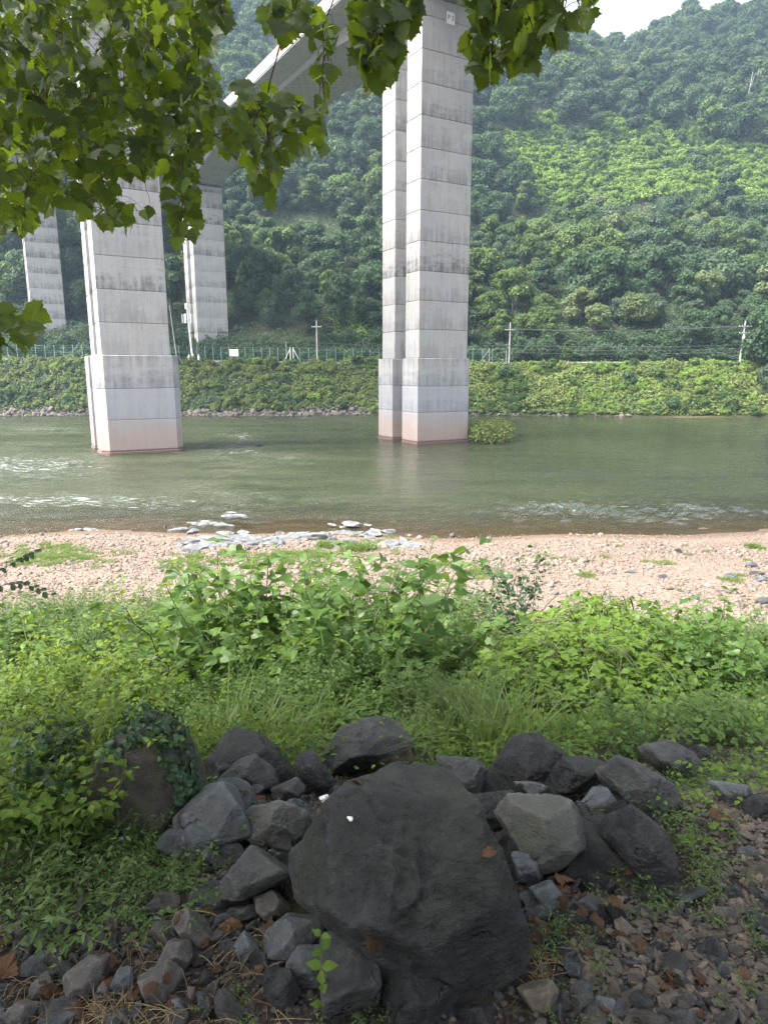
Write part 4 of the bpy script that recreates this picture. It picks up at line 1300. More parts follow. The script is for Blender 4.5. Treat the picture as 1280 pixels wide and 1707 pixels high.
def rock_from_outline(name, poly, y, m, label, thick=.7, level=5, seed=0, fronts=None, soft=170, amp=.017, top=.55, cat='rock', tilt=.5, push=0.0, grow=1.14, chips=4):
    """a boulder of real depth leaning back on the ground; poly is its outline seen from the path"""
    rng = np.random.default_rng(900 + seed)
    poly = np.array(poly, float)
    poly = poly.mean(0) + (poly - poly.mean(0)) * grow
    i = int(np.argmax(poly[:, 1]))
    G0 = hit_ground(poly[i, 0], min(poly[i, 1], 1716), .8, 8)
    Np = norm(-CF + tilt * CU)
    E1 = CX
    E2 = np.cross(Np, E1)
    E2 = E2 if E2[2] > 0 else -E2
    base = G0 + np.array([0, .03 + push, .02])
    R_ = np.array([ray(*p) for p in poly])
    W = EYE + R_ * (((base - EYE) @ Np) / (R_ @ Np))[:, None]
    C = W.mean(0) * .5 + (W.max(0) + W.min(0)) * .25
    q = np.column_stack([(W - C) @ E1, (W - C) @ E2])
    size = q.max(0) - q.min(0)
    half = thick * min(size) * .55 + .10 * max(size)
    area = sum(q[i][0] * q[(i + 1) % len(q)][1] - q[(i + 1) % len(q)][0] * q[i][1] for i in range(len(q)))
    if area < 0:
        q = q[::-1]
    ns, hs_ = [], []
    for i in range(len(q)):
        a, b = q[i], q[(i + 1) % len(q)]
        e = b - a
        if np.hypot(*e) < 1e-6:
            continue
        n2 = np.array([e[1], -e[0]]) / np.hypot(*e)
        k = rng.uniform(-.10, .30)
        h = max(n2 @ a, .06 * max(size))
        n3 = n2[0] * E1 + n2[1] * E2 + k * Np
        L = np.linalg.norm(n3)
        ns.append(n3 / L); hs_.append(h / L)
    fr = fronts or [(rng.uniform(-.75, -.2), rng.uniform(0, top), rng.uniform(.6, .85)), (rng.uniform(.2, .85), rng.uniform(-.3, top), rng.uniform(.6, .85)), (rng.uniform(-.3, .4), rng.uniform(-.9, -.4), rng.uniform(.55, .8)), (rng.uniform(-.3, .3), rng.uniform(.3, .9), rng.uniform(.6, .9))]
    for a, b, h in fr:
        ns.append(norm(a * E1 + b * E2 + Np)); hs_.append(h * half)
    for _ in range(chips):          # chipped corners
        d = norm(rng.normal(size=3) + Np * .5)
        sup = max((q @ np.array([d @ E1, d @ E2])).max(), .2 * max(size))
        ns.append(d); hs_.append(max(sup * rng.uniform(.84, .97), half * .66))
    for _ in range(0 if chips == 0 else 5):
        a, b = rng.normal(0, .8, 2)
        ns.append(norm(a * E1 + b * E2 + Np)); hs_.append(half * rng.uniform(.60, .82))
    ns.append(-Np); hs_.append(half)
    D, F = ico(level)
    ns, hs_ = np.array(ns), np.array(hs_)
    s = np.maximum(D @ ns.T / hs_, 0) ** soft
    r = 1 / np.maximum(s.sum(1), 1e-9) ** (1 / soft)
    V = D * r[:, None]
    sc = max(size)
    U = V / sc
    dz = fbm(U, 2.4, 5, seed, .55) * amp * 1.2
    for kk, (fq, am) in enumerate(((7.0, .55), (15.0, .28))):      # broken ledges along the bedding
        ax = norm(np.array([.35, -.5, .8]) + rng.normal(scale=.45, size=3))
        st = U @ ax * fq + fbm(U, 3.2, 4, seed + 9 + kk) * 1.5
        fr_ = st - np.floor(st)
        dz = dz + amp * am * (sstep(.0, .82, fr_) - sstep(.86, 1.0, fr_) - .45) * sstep(-.25, .35, fbm(U, 2.0, 2, seed + 30 + kk))
    dz = dz - amp * .9 * np.clip(.10 - np.abs(fbm(U, 3.0, 3, seed + 51)), 0, 1) * 6
    dz = dz + fbm(U, 7.0, 3, seed + 60, .6) * amp * .55 + fbm(U, 19.0, 3, seed + 70, .6) * amp * .30
    V = V + norm(V) * (dz * sc)[:, None]
    return thing(name, label, cat, tuple(C), 0, None, MB().add(V, T=F).mesh(name, m, True))

def yat(px, py, add=0.0):
    p = hit_ground(px, py, .8, 30)
    return p[1] + add

ROCK_LIST = [
 # poly, (contact px), extra depth, material, label, level
 ([(505, 1392), (560, 1330), (620, 1290), (690, 1266), (742, 1274), (778, 1312), (806, 1375), (846, 1440), (874, 1510), (882, 1575), (862, 1704), (800, 1708), (700, 1668), (600, 1592), (545, 1540), (500, 1500), (479, 1430)], 1.92, 'rock_big', 'huge charcoal slab of rock with a white fleck, lying in front of all others', 6, dict(fronts=[(-.10, .16, .50), (.16, -.16, .56), (-1.2, .1, .86), (1.5, .2, .88), (-.25, -1.5, .72), (.65, -.9, .74), (.1, 1.5, .80)], amp=.020, thick=.60, soft=200, tilt=.62, grow=1.03, chips=0)),
 ([(165, 1280), (200, 1208), (235, 1186), (282, 1206), (305, 1255), (318, 1305), (297, 1348), (270, 1385), (185, 1388), (148, 1350), (138, 1305)], 2.75, 'rock_shade', 'tall brown upright rock with ivy draped over its top', 5, {}),
 ([(50, 1255), (75, 1222), (112, 1215), (138, 1245), (140, 1310), (95, 1335), (50, 1325)], 2.95, 'rock_dark', 'dark rock almost swallowed by creepers left of the ivy-topped rock', 4, {}),
 ([(345, 1276), (388, 1212), (426, 1228), (456, 1254), (486, 1298), (452, 1312), (360, 1312)], 3.05, 'rock_dark', 'pointed black rock like a roof behind the small grey boulder', 5, {}),
 ([(362, 1302), (398, 1270), (425, 1261), (448, 1278), (454, 1306), (424, 1322), (375, 1322)], 2.82, 'rock_grey', 'small grey boulder sheltered under the pointed black rock', 4, {}),
 ([(293, 1350), (320, 1313), (372, 1310), (397, 1345), (414, 1392), (362, 1412), (325, 1428), (298, 1402)], 2.5, 'rock_blue', 'smooth blue-grey slab leaning at the foot of the ivy-topped rock', 5, dict(fronts=[(-.1, .1, .45), (.1, -.7, .7)], amp=.008)),
 ([(406, 1352), (465, 1338), (508, 1355), (497, 1392), (480, 1410), (425, 1404), (408, 1382)], 2.42, 'rock_pale', 'cracked pale lichened rock wedged between blue-grey slab and huge slab', 5, dict(amp=.030)),
 ([(345, 1508), (372, 1472), (372, 1432), (415, 1416), (482, 1464), (472, 1488), (425, 1492), (372, 1524)], 2.13, 'rock_grey', 'long flat slab with dark broken edge below the cracked pale rock', 5, dict(fronts=[(0, .95, .45), (0, -.4, .75)])),
 ([(377, 1520), (422, 1507), (427, 1526), (392, 1542)], 1.96, 'rock_grey', 'thin grey wedge of stone under the long flat slab', 4, {}),
 ([(428, 1497), (455, 1487), (487, 1525), (470, 1540), (435, 1532)], 1.97, 'rock_mauve', 'brownish block touching the long flat slab near the huge slab', 4, {}),
 ([(438, 1566), (480, 1534), (532, 1538), (538, 1566), (505, 1584), (465, 1610), (442, 1592)], 1.82, 'rock_blue', 'rounded blue-grey stone with split top at the lower edge of the huge slab', 5, {}),
 ([(480, 1611), (500, 1577), (546, 1579), (549, 1634), (510, 1648), (488, 1637)], 1.70, 'rock_blue', 'squarish greenish-grey block leaning on the tall narrow slab', 4, {}),
 ([(540, 1632), (549, 1560), (590, 1533), (613, 1544), (629, 1630), (622, 1715), (548, 1715)], 1.64, 'rock_grey', 'tall narrow slab standing on end under the huge slab', 5, dict(fronts=[(-.25, .3, .6), (.3, .2, .7)])),
 ([(438, 1622), (480, 1614), (502, 1660), (470, 1684), (443, 1662)], 1.66, 'rock_dark', 'dark block below the rounded split stone', 4, {}),
 ([(288, 1527), (310, 1513), (347, 1560), (342, 1588), (320, 1583), (290, 1542)], 1.88, 'rock_mauve', 'slanting brown slab of stone among leaf litter', 4, {}),
 ([(265, 1607), (280, 1573), (312, 1573), (317, 1597), (295, 1628)], 1.72, 'rock_mauve', 'upper of two mauve-brown stones lying end to end', 4, {}),
 ([(233, 1637), (275, 1613), (294, 1630), (282, 1667), (250, 1678)], 1.62, 'rock_mauve', 'lower of two mauve-brown stones lying end to end', 4, {}),
 ([(105, 1632), (145, 1598), (174, 1603), (162, 1647), (135, 1670), (115, 1657)], 1.66, 'rock_mauve', 'angular brown stone with dark hollow beside it near the straw', 4, {}),
 ([(183, 1647), (200, 1613), (216, 1608), (219, 1647), (200, 1663)], 1.65, 'rock_blue', 'pointed slate shard standing upright in the litter', 4, {}),
 ([(155, 1665), (170, 1637), (180, 1645), (178, 1672), (165, 1675)], 1.60, 'rock_mauve', 'small stone with pale edges below the pointed shard', 3, {}),
 ([(393, 1576), (407, 1558), (432, 1580), (427, 1599), (400, 1597)], 1.78, 'rock_blue', 'faceted blue-grey stone in the gravel beside the rounded split stone', 4, {}),
 ([(279, 1670), (300, 1664), (308, 1688), (286, 1694)], 1.56, 'rock_blue', 'little blue cube of stone at the bottom among litter', 3, {}),
 ([(50, 1648), (75, 1622), (92, 1645), (82, 1668), (55, 1668)], 1.62, 'rock_mauve', 'brown wedge of stone near the dead leaf at the corner', 4, {}),
 ([(2, 1697), (30, 1673), (66, 1678), (56, 1702), (20, 1715)], 1.52, 'rock_mauve', 'brown stone lying in the bottom corner by the path of litter', 4, {}),
 ([(140, 1702), (190, 1688), (250, 1700), (240, 1730), (150, 1730)], 1.46, 'rock_grey', 'flat grey slab cut off by the bottom edge under the straw', 4, {}),
 ([(513, 1252), (575, 1213), (652, 1192), (674, 1225), (687, 1256), (640, 1268), (600, 1293), (540, 1288)], 3.0, 'rock_grey', 'long grey slab tilted to a peak right behind the huge slab', 5, dict(fronts=[(-.5, .75, .5), (.5, -.1, .7)])),
 ([(603, 1266), (640, 1240), (674, 1240), (688, 1266), (645, 1296), (608, 1294)], 2.72, 'rock_tan', 'tan brown stone resting against the peaked grey slab', 4, {}),
 ([(493, 1265), (518, 1253), (556, 1302), (532, 1324), (500, 1314)], 2.85, 'rock_dark', 'dark upright splinter between pointed black rock and peaked slab', 4, {}),
 ([(456, 1317), (495, 1299), (510, 1316), (482, 1338), (460, 1337)], 2.6, 'rock_grey', 'grey chunk lying in front of the dark splinter', 4, {}),
 ([(532, 1330), (545, 1325), (549, 1333), (538, 1339)], 2.5, 'white', 'small white stone beside the top corner of the huge slab', 3, {}),
 ([(738, 1263), (785, 1266), (812, 1287), (814, 1317), (780, 1329), (753, 1302)], 2.72, 'rock_grey', 'mossy grey boulder touching the peak of the huge slab', 5, {}),
 ([(833, 1312), (842, 1260), (862, 1231), (895, 1226), (932, 1245), (943, 1272), (926, 1314), (890, 1318), (850, 1320)], 2.8, 'rock_dark', 'big rounded black boulder, highest of the heap beyond the huge slab', 5, {}),
 ([(918, 1302), (940, 1264), (985, 1259), (1017, 1285), (1012, 1314), (960, 1318), (933, 1334)], 2.68, 'rock_dark', 'black boulder with a flat lit top beside the highest rounded boulder', 5, dict(fronts=[(0, 1.2, .6), (.1, -.3, .8)])),
 ([(1013, 1282), (1035, 1264), (1070, 1279), (1112, 1305), (1122, 1342), (1090, 1364), (1052, 1340)], 2.66, 'rock_grey', 'rough grey boulder with a stepped edge where the weeds begin', 5, dict(amp=.030)),
 ([(862, 1304), (895, 1305), (930, 1318), (925, 1332), (890, 1330)], 2.6, 'rock_blue', 'low slate lump in the gap under the highest rounded boulder', 4, {}),
 ([(778, 1330), (855, 1320), (862, 1366), (842, 1384), (800, 1354)], 2.46, 'rock_dark', 'dark wedge between the huge slab and the lichened block', 5, {}),
 ([(846, 1372), (858, 1328), (890, 1320), (952, 1340), (968, 1370), (972, 1407), (942, 1438), (910, 1456), (872, 1418)], 2.36, 'rock_pale', 'large block with a pale lichened top and dark front', 5, dict(fronts=[(-.1, 1.3, .62), (-.2, -.35, .72), (.7, 0, .75)])),
 ([(975, 1336), (990, 1316), (1011, 1316), (1027, 1340), (1021, 1362), (994, 1367)], 2.36, 'rock_blue', 'small light stone perched in the middle of the dark heap', 4, {}),
 ([(1027, 1362), (1055, 1350), (1086, 1374), (1117, 1400), (1122, 1460), (1105, 1490), (1070, 1464), (1040, 1424), (1022, 1392)], 2.28, 'rock_dark', 'long black rock sloping down towards the path under weeds', 5, {}),
 ([(963, 1366), (1015, 1361), (1037, 1395), (1015, 1424), (983, 1418)], 2.28, 'rock_dark', 'dark cracked stone under the small light perched stone', 4, {}),
 ([(853, 1420), (890, 1429), (907, 1455), (885, 1478), (866, 1467)], 2.12, 'rock_blue', 'slaty wedge tucked below the lichened block', 4, {}),
 ([(888, 1486), (920, 1474), (942, 1500), (962, 1527), (918, 1524)], 2.0, 'rock_blue', 'blue-grey stone with a rounded back lying in brown leaves', 4, {}),
 ([(958, 1506), (985, 1490), (1012, 1514), (1002, 1532), (968, 1526)], 2.0, 'rock_grey', 'grey-green stone half under weeds in the dip before the path', 4, {}),
 ([(880, 1520), (902, 1508), (922, 1524), (912, 1540), (886, 1538)], 1.93, 'rock_grey', 'small stone close to the edge of the huge slab, above dry grass', 3, {}),
 ([(1024, 1542), (1040, 1534), (1062, 1555), (1052, 1568), (1030, 1560)], 1.92, 'rock_tan', 'rounded tan stone by itself on the near edge of the path', 4, {}),
 ([(1179, 1526), (1190, 1511), (1225, 1514), (1229, 1531), (1195, 1540)], 2.0, 'rock_mauve', 'largest flat-topped stone on the path', 4, {}),
 ([(1210, 1500), (1235, 1497), (1242, 1512), (1222, 1516)], 2.05, 'rock_tan', 'rounded tan stone beside the largest path stone', 3, {}),
 ([(1078, 1246), (1110, 1236), (1150, 1254), (1178, 1285), (1150, 1303), (1100, 1272)], 2.95, 'rock_grey', 'flat slab lying in the weeds beyond the stepped boulder', 4, {}),
 ([(1148, 1246), (1170, 1242), (1187, 1265), (1182, 1287)], 2.85, 'rock_dark', 'dark bluish corner of rock beside the flat slab in the weeds', 4, {}),
 ([(1188, 1302), (1240, 1310), (1266, 1330), (1222, 1343)], 2.6, 'rock_blue', 'pale flat stone lying among weeds at the far end of the heap', 4, {}),
 ([(1236, 1338), (1262, 1326), (1295, 1334), (1290, 1362), (1250, 1362)], 2.5, 'rock_dark', 'dark stone cut by the edge of the picture above the path', 4, {}),
 ([(628, 1622), (700, 1608), (762, 1660), (742, 1715), (640, 1715)], 1.66, 'rock_dark', 'black rock in the hollow under the overhang of the huge slab', 4, {}),
 ([(745, 1690), (800, 1680), (850, 1694), (846, 1725), (750, 1725)], 1.56, 'rock_dark', 'black rock at the bottom below the lowest corner of the huge slab', 4, {}),
 ([(873, 1652), (920, 1638), (938, 1670), (892, 1690)], 1.68, 'rock_tan', 'mossy tan rock beside the lowest corner of the huge slab', 4, {}),
 ([(958, 1642), (985, 1644), (990, 1685), (965, 1694)], 1.66, 'rock_grey', 'upright grey stone between mossy tan rock and path', 4, {}),
 ([(994, 1662), (1026, 1668), (1014, 1696), (997, 1696)], 1.62, 'rock_blue', 'small angular blue-grey stone at the bottom edge of the path', 3, {}),
 ([(1095, 1690), (1140, 1682), (1185, 1700), (1160, 1725), (1100, 1725)], 1.56, 'rock_grey', 'flat grey stone cut by the bottom edge of the path', 4, {}),
 ([(1226, 1414), (1262, 1412), (1275, 1428), (1235, 1434)], 2.25, 'rock_grey', 'flat grey stone on the path just below the weeds', 3, {}),
 ([(235, 1380), (262, 1358), (284, 1366), (278, 1398), (240, 1400)], 2.45, 'rock_mauve', 'small brown stone between the ivy-topped rock and blue-grey slab', 4, {}),
]
KEY = {}
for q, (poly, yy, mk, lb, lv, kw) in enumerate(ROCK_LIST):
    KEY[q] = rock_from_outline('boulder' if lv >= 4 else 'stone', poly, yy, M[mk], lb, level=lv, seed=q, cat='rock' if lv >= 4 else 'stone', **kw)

# white fleck on the huge slab
def on_surface(px, py, objs=None):
    dg = bpy.context.evaluated_depsgraph_get()
    ok_, loc, nrm, _i, ob, _m = scene.ray_cast(dg, Vector(EYE), Vector(ray(px, py)).normalized(), distance=60)
    return np.array(loc), np.array(nrm), ob
bpy.context.view_layer.update()
p, nn_, _ = on_surface(584, 1365)
V, F = stone_shape(np.random.default_rng(3), 2, .35)
t = thing('pale_dropping', 'white bird dropping on the face of the huge slab', 'bird dropping', tuple(p), 0, None, MB().add(V * [.010, .018, .016], T=F).mesh('pale_dropping', M['white'], True))

# smaller stones one can tell apart, in the litter and on the path
STN = []
for k in range(10):
    V, F = stone_shape(np.random.default_rng(300 + k), 3, [.55, .4, .7, .3, .6][k % 5], 9, 30)
    V = V + norm(V) * (fbm(V, 2.2, 4, k) * .12)[:, None]
    STN.append(V)
STM = {}
for k, V in enumerate(STN):
    for mk in ('rock_grey', 'rock_blue', 'rock_mauve', 'rock_dark', 'rock_tan'):
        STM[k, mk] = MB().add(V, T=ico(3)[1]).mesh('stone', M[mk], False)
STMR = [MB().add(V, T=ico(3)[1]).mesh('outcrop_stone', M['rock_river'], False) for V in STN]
rng = np.random.default_rng(55)
zones = [('litter', [(-20, 1560), (300, 1480), (440, 1500), (470, 1560), (430, 1700), (-20, 1720)], 105, ('rock_grey', 'rock_mauve', 'rock_blue', 'rock_mauve'), 'stone half sunk in the leaf litter below the weeds'),
         ('path', [(1060, 1500), (1290, 1400), (1290, 1720), (930, 1720), (900, 1640), (1000, 1580)], 100, ('rock_grey', 'rock_mauve', 'rock_blue', 'rock_tan'), 'slate chip lying on the trodden path'),
         ('gaps', [(400, 1400), (480, 1410), (470, 1560), (350, 1570), (330, 1440)], 32, ('rock_grey', 'rock_blue', 'rock_dark'), 'broken stone in the gaps beside the long flat slab'),
         ('heap', [(870, 1440), (1100, 1470), (1060, 1560), (900, 1620), (880, 1500)], 40, ('rock_dark', 'rock_grey', 'rock_blue'), 'broken stone in the shade at the foot of the boulder heap')]
CN = {'rock_grey': 'grey', 'rock_blue': 'blue-grey', 'rock_mauve': 'brown', 'rock_dark': 'black', 'rock_tan': 'tan'}
for zn, poly, cnt, mks, lb in zones:
    poly = np.array(poly, float)
    k = 0
    while k < cnt:
        px, py = rng.uniform(poly[:, 0].min(), poly[:, 0].max()), rng.uniform(poly[:, 1].min(), poly[:, 1].max())
        if not in_poly(px, py, poly):
            continue
        p = hit_ground(px, py, .8, 6)
        mk = mks[int(rng.integers(len(mks)))]
        s = float(np.clip(np.exp(rng.normal(-3.75, .40)), .012, .055))
        t = thing('stone', '%s %s' % (CN[mk], lb), 'stone', (p[0], p[1], p[2] + s * .22), rng.uniform(0, 6.28), 'small stones in the ' + zn, STM[int(rng.integers(10)), mk])
        t.rotation_euler = (rng.normal(0, .35), rng.normal(0, .35), rng.uniform(0, 6.28))
        t.scale = (s, s * rng.uniform(.7, 1.1), s * rng.uniform(.7, 1.2))
        k += 1
rng = np.random.default_rng(505)
for zn, poly, cnt, lb in (('hp', [(760, 1330), (860, 1320), (1000, 1320), (1100, 1370), (1110, 1470), (960, 1470), (860, 1450)], 26, 'dark angular rock packed in the gaps of the boulder heap'),
                      ('lf', [(330, 1290), (520, 1280), (520, 1400), (480, 1440), (300, 1440)], 16, 'grey angular rock packed between the smaller boulders')):
    poly = np.array(poly, float)
    k = 0
    while k < cnt:
        px, py = rng.uniform(poly[:, 0].min(), poly[:, 0].max()), rng.uniform(poly[:, 1].min(), poly[:, 1].max())
        if not in_poly(px, py, poly):
            continue
        p = hit_ground(px, py, .8, 6)
        s = rng.uniform(.05, .105)
        t = thing('stone', lb, 'stone', (p[0], p[1], p[2] + s * .25), 0, 'rocks packed in the gaps of the heap', STM[int(rng.integers(10)), ('rock_dark', 'rock_grey', 'rock_dark')[int(rng.integers(3))] if zn == 'hp' else ('rock_grey', 'rock_blue')[int(rng.integers(2))]])
        t.rotation_euler = (rng.normal(0, .5), rng.normal(0, .5), rng.uniform(0, 6.28))
        t.scale = (s, s * rng.uniform(.7, 1.1), s * rng.uniform(.9, 1.4))
        k += 1
# crushed stone and litter between them
CHIP = []
for k in range(5):
    V, F = stone_shape(np.random.default_rng(620 + k), 1, .45, 8, 24)
    CHIP.append(MB().add(V, T=F).mesh('chip', M['chip'], False))
n = 21000
x, y = rng.uniform(-2.6, 2.8, n), rng.uniform(.7, 3.4, n)
P = np.column_stack([x, y, ground(x, y) + .002])
rot = rng.normal(scale=.45, size=(n, 3)); rot[:, 2] = rng.uniform(0, 6.28, n)
o = scatter('crushed_stone', P, rot, np.clip(np.exp(rng.normal(-4.75, .42, n)), .003, .022), rng.integers(0, 5, n), [source(m_) for m_ in CHIP])
o['label'] = 'crushed slate and grit on the bank top'

M['path_chip'] = peb_mat('path_slate_chip', ((0.046, 0.039, 0.035), (0.112, 0.092, 0.080), (0.155, 0.118, 0.092)))
PCH = []
for k in range(5):
    V, F = stone_shape(np.random.default_rng(640 + k), 1, .35, 8, 24)
    PCH.append(MB().add(V, T=F).mesh('chip', M['path_chip'], False))
n = 10500
y = rng.uniform(.8, 3.0, n)
x = .62 + .10 * np.sin(y * 3) + .12 * (y - 1.5) + np.abs(rng.normal(0, .55, n))
k_ = rng.random(n) < np.clip(1.25 - .25 * np.abs(x - 1.3), .2, 1) * np.where((x < .5 * y + .1) & (y > 1.9), .25, 1)
x, y = x[k_], y[k_]
P = np.column_stack([x, y, ground(x, y) + .004])
rot = rng.normal(scale=.3, size=(len(x), 3)); rot[:, 2] = rng.uniform(0, 6.28, len(x))
o = scatter('path_gravel', P, rot, np.clip(np.exp(rng.normal(-4.7, .5, len(x))), .003, .026), rng.integers(0, 5, len(x)), [source(m_) for m_ in PCH])
o['label'] = 'flat slate gravel trodden into the path'

# pale bedrock and stones along the near waterline
def flat_rock(px, py, W, D, Hh, mk, label, seed, lvl=5, name='rock_outcrop', cat='rock'):
    p = px_ground(px, py)
    V, F = stone_shape(np.random.default_rng(1300 + seed), lvl, .5, 18, 12)
    V = V + norm(V) * (fbm(V, 2.2, 6, seed, .6) * .42)[:, None]
    V = V * [W / 2, D / 2, Hh * 1.5]
    return thing(name, label, cat, (p[0], p[1], p[2] - Hh * .15), 0, None, MB().add(V, T=F).mesh(name, M[mk], True))
flat_rock(430, 902, 3.6, 1.5, .42, 'rock_river', 'broad pale bedrock hump at the waterline, main part of the outcrop', 1)
flat_rock(505, 897, 3.0, 1.2, .46, 'rock_river', 'pale bedrock ridge running from the main outcrop towards the water', 2)
flat_rock(565, 889, 1.5, .8, .36, 'rock_river', 'lumpy tip of the pale outcrop where it meets the water', 3)
flat_rock(585, 880, .9, .5, .28, 'rock_river', 'small pale rock just beyond the tip of the outcrop', 4, 4)
flat_rock(350, 907, 2.4, .9, .22, 'rock_river', 'thin pale bedrock edge at the gravel end of the outcrop', 5)
flat_rock(610, 911, 3.0, .8, .14, 'rock_river', 'low pale slab buried in gravel beyond the grass cushion', 6)
flat_rock(345, 876, 2.0, .9, .30, 'rock_river', 'wet blue-grey rock in the riffle at the water edge', 7)
flat_rock(300, 884, 1.0, .6, .26, 'rock_river', 'blue-grey rock at the water edge near the small black post-like stone', 8, 4)
flat_rock(155, 884, .9, .5, .24, 'rock_river', 'pale rock on the waterline beside its smaller twin', 9, 4)
flat_rock(128, 885, .7, .4, .2, 'rock_river', 'smaller pale rock on the waterline', 10, 4)
flat_rock(45, 885, .6, .4, .2, 'rock_river', 'pale rock on the waterline nearest the picture edge', 11, 4)
flat_rock(274, 881, .32, .3, .26, 'rock_dark', 'small black post-like stone standing at the water edge', 12, 3)
flat_rock(395, 862, 1.6, .8, .2, 'rock_river', 'half drowned rock under the white riffle near the beach', 13, 4)
rng = np.random.default_rng(808)
for q in range(64):
    px, py = rng.uniform(300, 690), 0
    py = np.interp(px, [300, 380, 480, 590, 690], [908, 905, 900, 890, 908]) + rng.normal(0, 7)
    p = px_ground(px, py)
    s = rng.uniform(.10, .34)
    t = thing('outcrop_stone', 'pale broken stone lying on and around the waterline outcrop', 'stone', (p[0], p[1], max(p[2], .02) + s * .1), rng.uniform(0, 6.28), 'pale stones of the waterline outcrop', STM[q % 10, 'rock_blue'] if q % 5 == 0 else STMR[q % 10])
    t.scale = (s * 1.3, s, s * .7)
rp = at_y(410, 733, 66.0)
V, F = stone_shape(np.random.default_rng(77), 4, .5, 14, 10)
thing('river_rock', 'dark low rock breaking the current into white water beside the wide pier', 'rock', (rp[0], rp[1], .02), 0, None, MB().add(V * [1.6, 1.4, .5], T=F).mesh('river_rock', M['rock_dark'], True))
V, F = stone_shape(np.random.default_rng(78), 4, .8, 14, 10)
c = at_y(319, 690, 113.6)
thing('white_boulder', 'white boulder on the far waterline beside the wide pier', 'rock', (c[0], c[1], .25), 0, None, MB().add(V * [.45, .4, .45], T=F).mesh('white_boulder', M['rock_river'], True))
for q, (px, py, s, mk, lb) in enumerate(((1130, 920, .17, 'rock_dark', 'dark stone alone on the open gravel towards the waterline'), (1251, 945, .28, 'rock_blue', 'blue-grey stone, upper of a group on the gravel'), (1258, 958, .2, 'rock_grey', 'grey stone in the middle of a group on the gravel'), (1214, 962, .24, 'rock_blue', 'blue-grey flat stone nearest the little grass in the group'), (1265, 968, .24, 'rock_blue', 'blue-grey stone, lowest of a group on the gravel'), (1105, 963, .17, 'rock_grey', 'dark tufted stone on the gravel between lone stone and group'), (1052, 955, .13, 'rock_blue', 'small blue stone on the open gravel'), (772, 987, .16, 'rock_blue', 'flat blue stone on the gravel behind the bushes gap'), (480, 963, .16, 'rock_mauve', 'brown stone on the gravel behind the tall big-leaved plant'), (300, 1000, .18, 'rock_blue', 'blue stone on the gravel beside the lone leafy plant'), (1160, 1000, .2, 'rock_blue', 'bluish stone low on the gravel near the vine mound'), (1275, 1008, .3, 'rock_grey', 'grey stones edge at the lower end of the gravel'))):
    p = px_ground(px, py)
    t = thing('stone', lb, 'stone', (p[0], p[1], p[2] + s * .2), rng.uniform(0, 6.28), None, STM[q % 10, mk])
    t.scale = (s, s * .8, s * .8)
# ------------------------------------------------------------------ plants of the near bank
UP = np.array([0, 0, 1.0])
def stem_path(rng, base, az, L, lean, droop, n=9):
    t = np.linspace(0, 1, n)
    h = np.array([math.cos(az), math.sin(az), 0])
    z = L * (t - droop * t ** 2)
    r = L * (lean * t + .25 * droop * t ** 2)
    P = np.asarray(base) + r[:, None] * h + z[:, None] * UP
    P[1:] += rng.normal(scale=.012 * L, size=(n - 1, 3))
    return P

def plant(rng, nst, rad, L, lean, droop, tpl, leaf, step, wid=1.0, t0=.12, up=.75, dirup=.1, taper=.45, r=.004, stem_m='stem', leaf_m='bush', whorl=1, side=0, pet=.25):
    """stems with leaves set along them; returns (stem mesh, foliage mesh)"""
    sm, P, T, N, S = MB(), [], [], [], []
    for k in range(nst):
        a = rng.uniform(0, 6.28)
        rr = rad * math.sqrt(rng.random())
        az = a + rng.normal(0, .5)
        pth = stem_path(rng, (rr * math.cos(a), rr * math.sin(a), -.03), az, L * rng.uniform(.6, 1.1), lean * rng.uniform(.3, 1.3), droop * rng.uniform(.5, 1.3))
        paths = [(pth, r, t0)]
        for _ in range(side):
            i = int(rng.integers(3, 7))
            q = stem_path(rng, pth[i], az + rng.normal(0, 1.2), L * rng.uniform(.25, .5), .8, .3, 6)
            paths.append((q, r * .6, .1))
        for pp, rad_, tt0 in paths:
            tube(sm, pp, rad_, rad_ * .35, 4, False)
            seg = np.linalg.norm(np.diff(pp, axis=0), axis=1)
            cum = np.concatenate([[0], np.cumsum(seg)])
            s = np.arange(cum[-1] * tt0, cum[-1], step)
            ph = rng.uniform(0, 6.28)
            for j, q in enumerate(s):
                c = np.array([np.interp(q, cum, pp[:, i]) for i in range(3)])
                f = q / cum[-1]
                for w in range(whorl):
                    ang = ph + j * 2.4 + w * 2 * math.pi / whorl + rng.normal(0, .3)
                    d = np.array([math.cos(ang), math.sin(ang), dirup + rng.normal(0, .25)])
                    sz = leaf * (1 - taper * f) * rng.uniform(.7, 1.2)
                    P.append(c + d * sz * pet); T.append(d + [0, 0, -.15]); N.append(UP * up + rng.normal(0, .38, 3)); S.append(sz)
    V, F = place(tpl, np.array(P), np.array(T), np.array(N), np.array(S), wid)
    return sm.mesh('stem', M[stem_m]), MB().add(V, T=F).mesh('foliage', M[leaf_m])

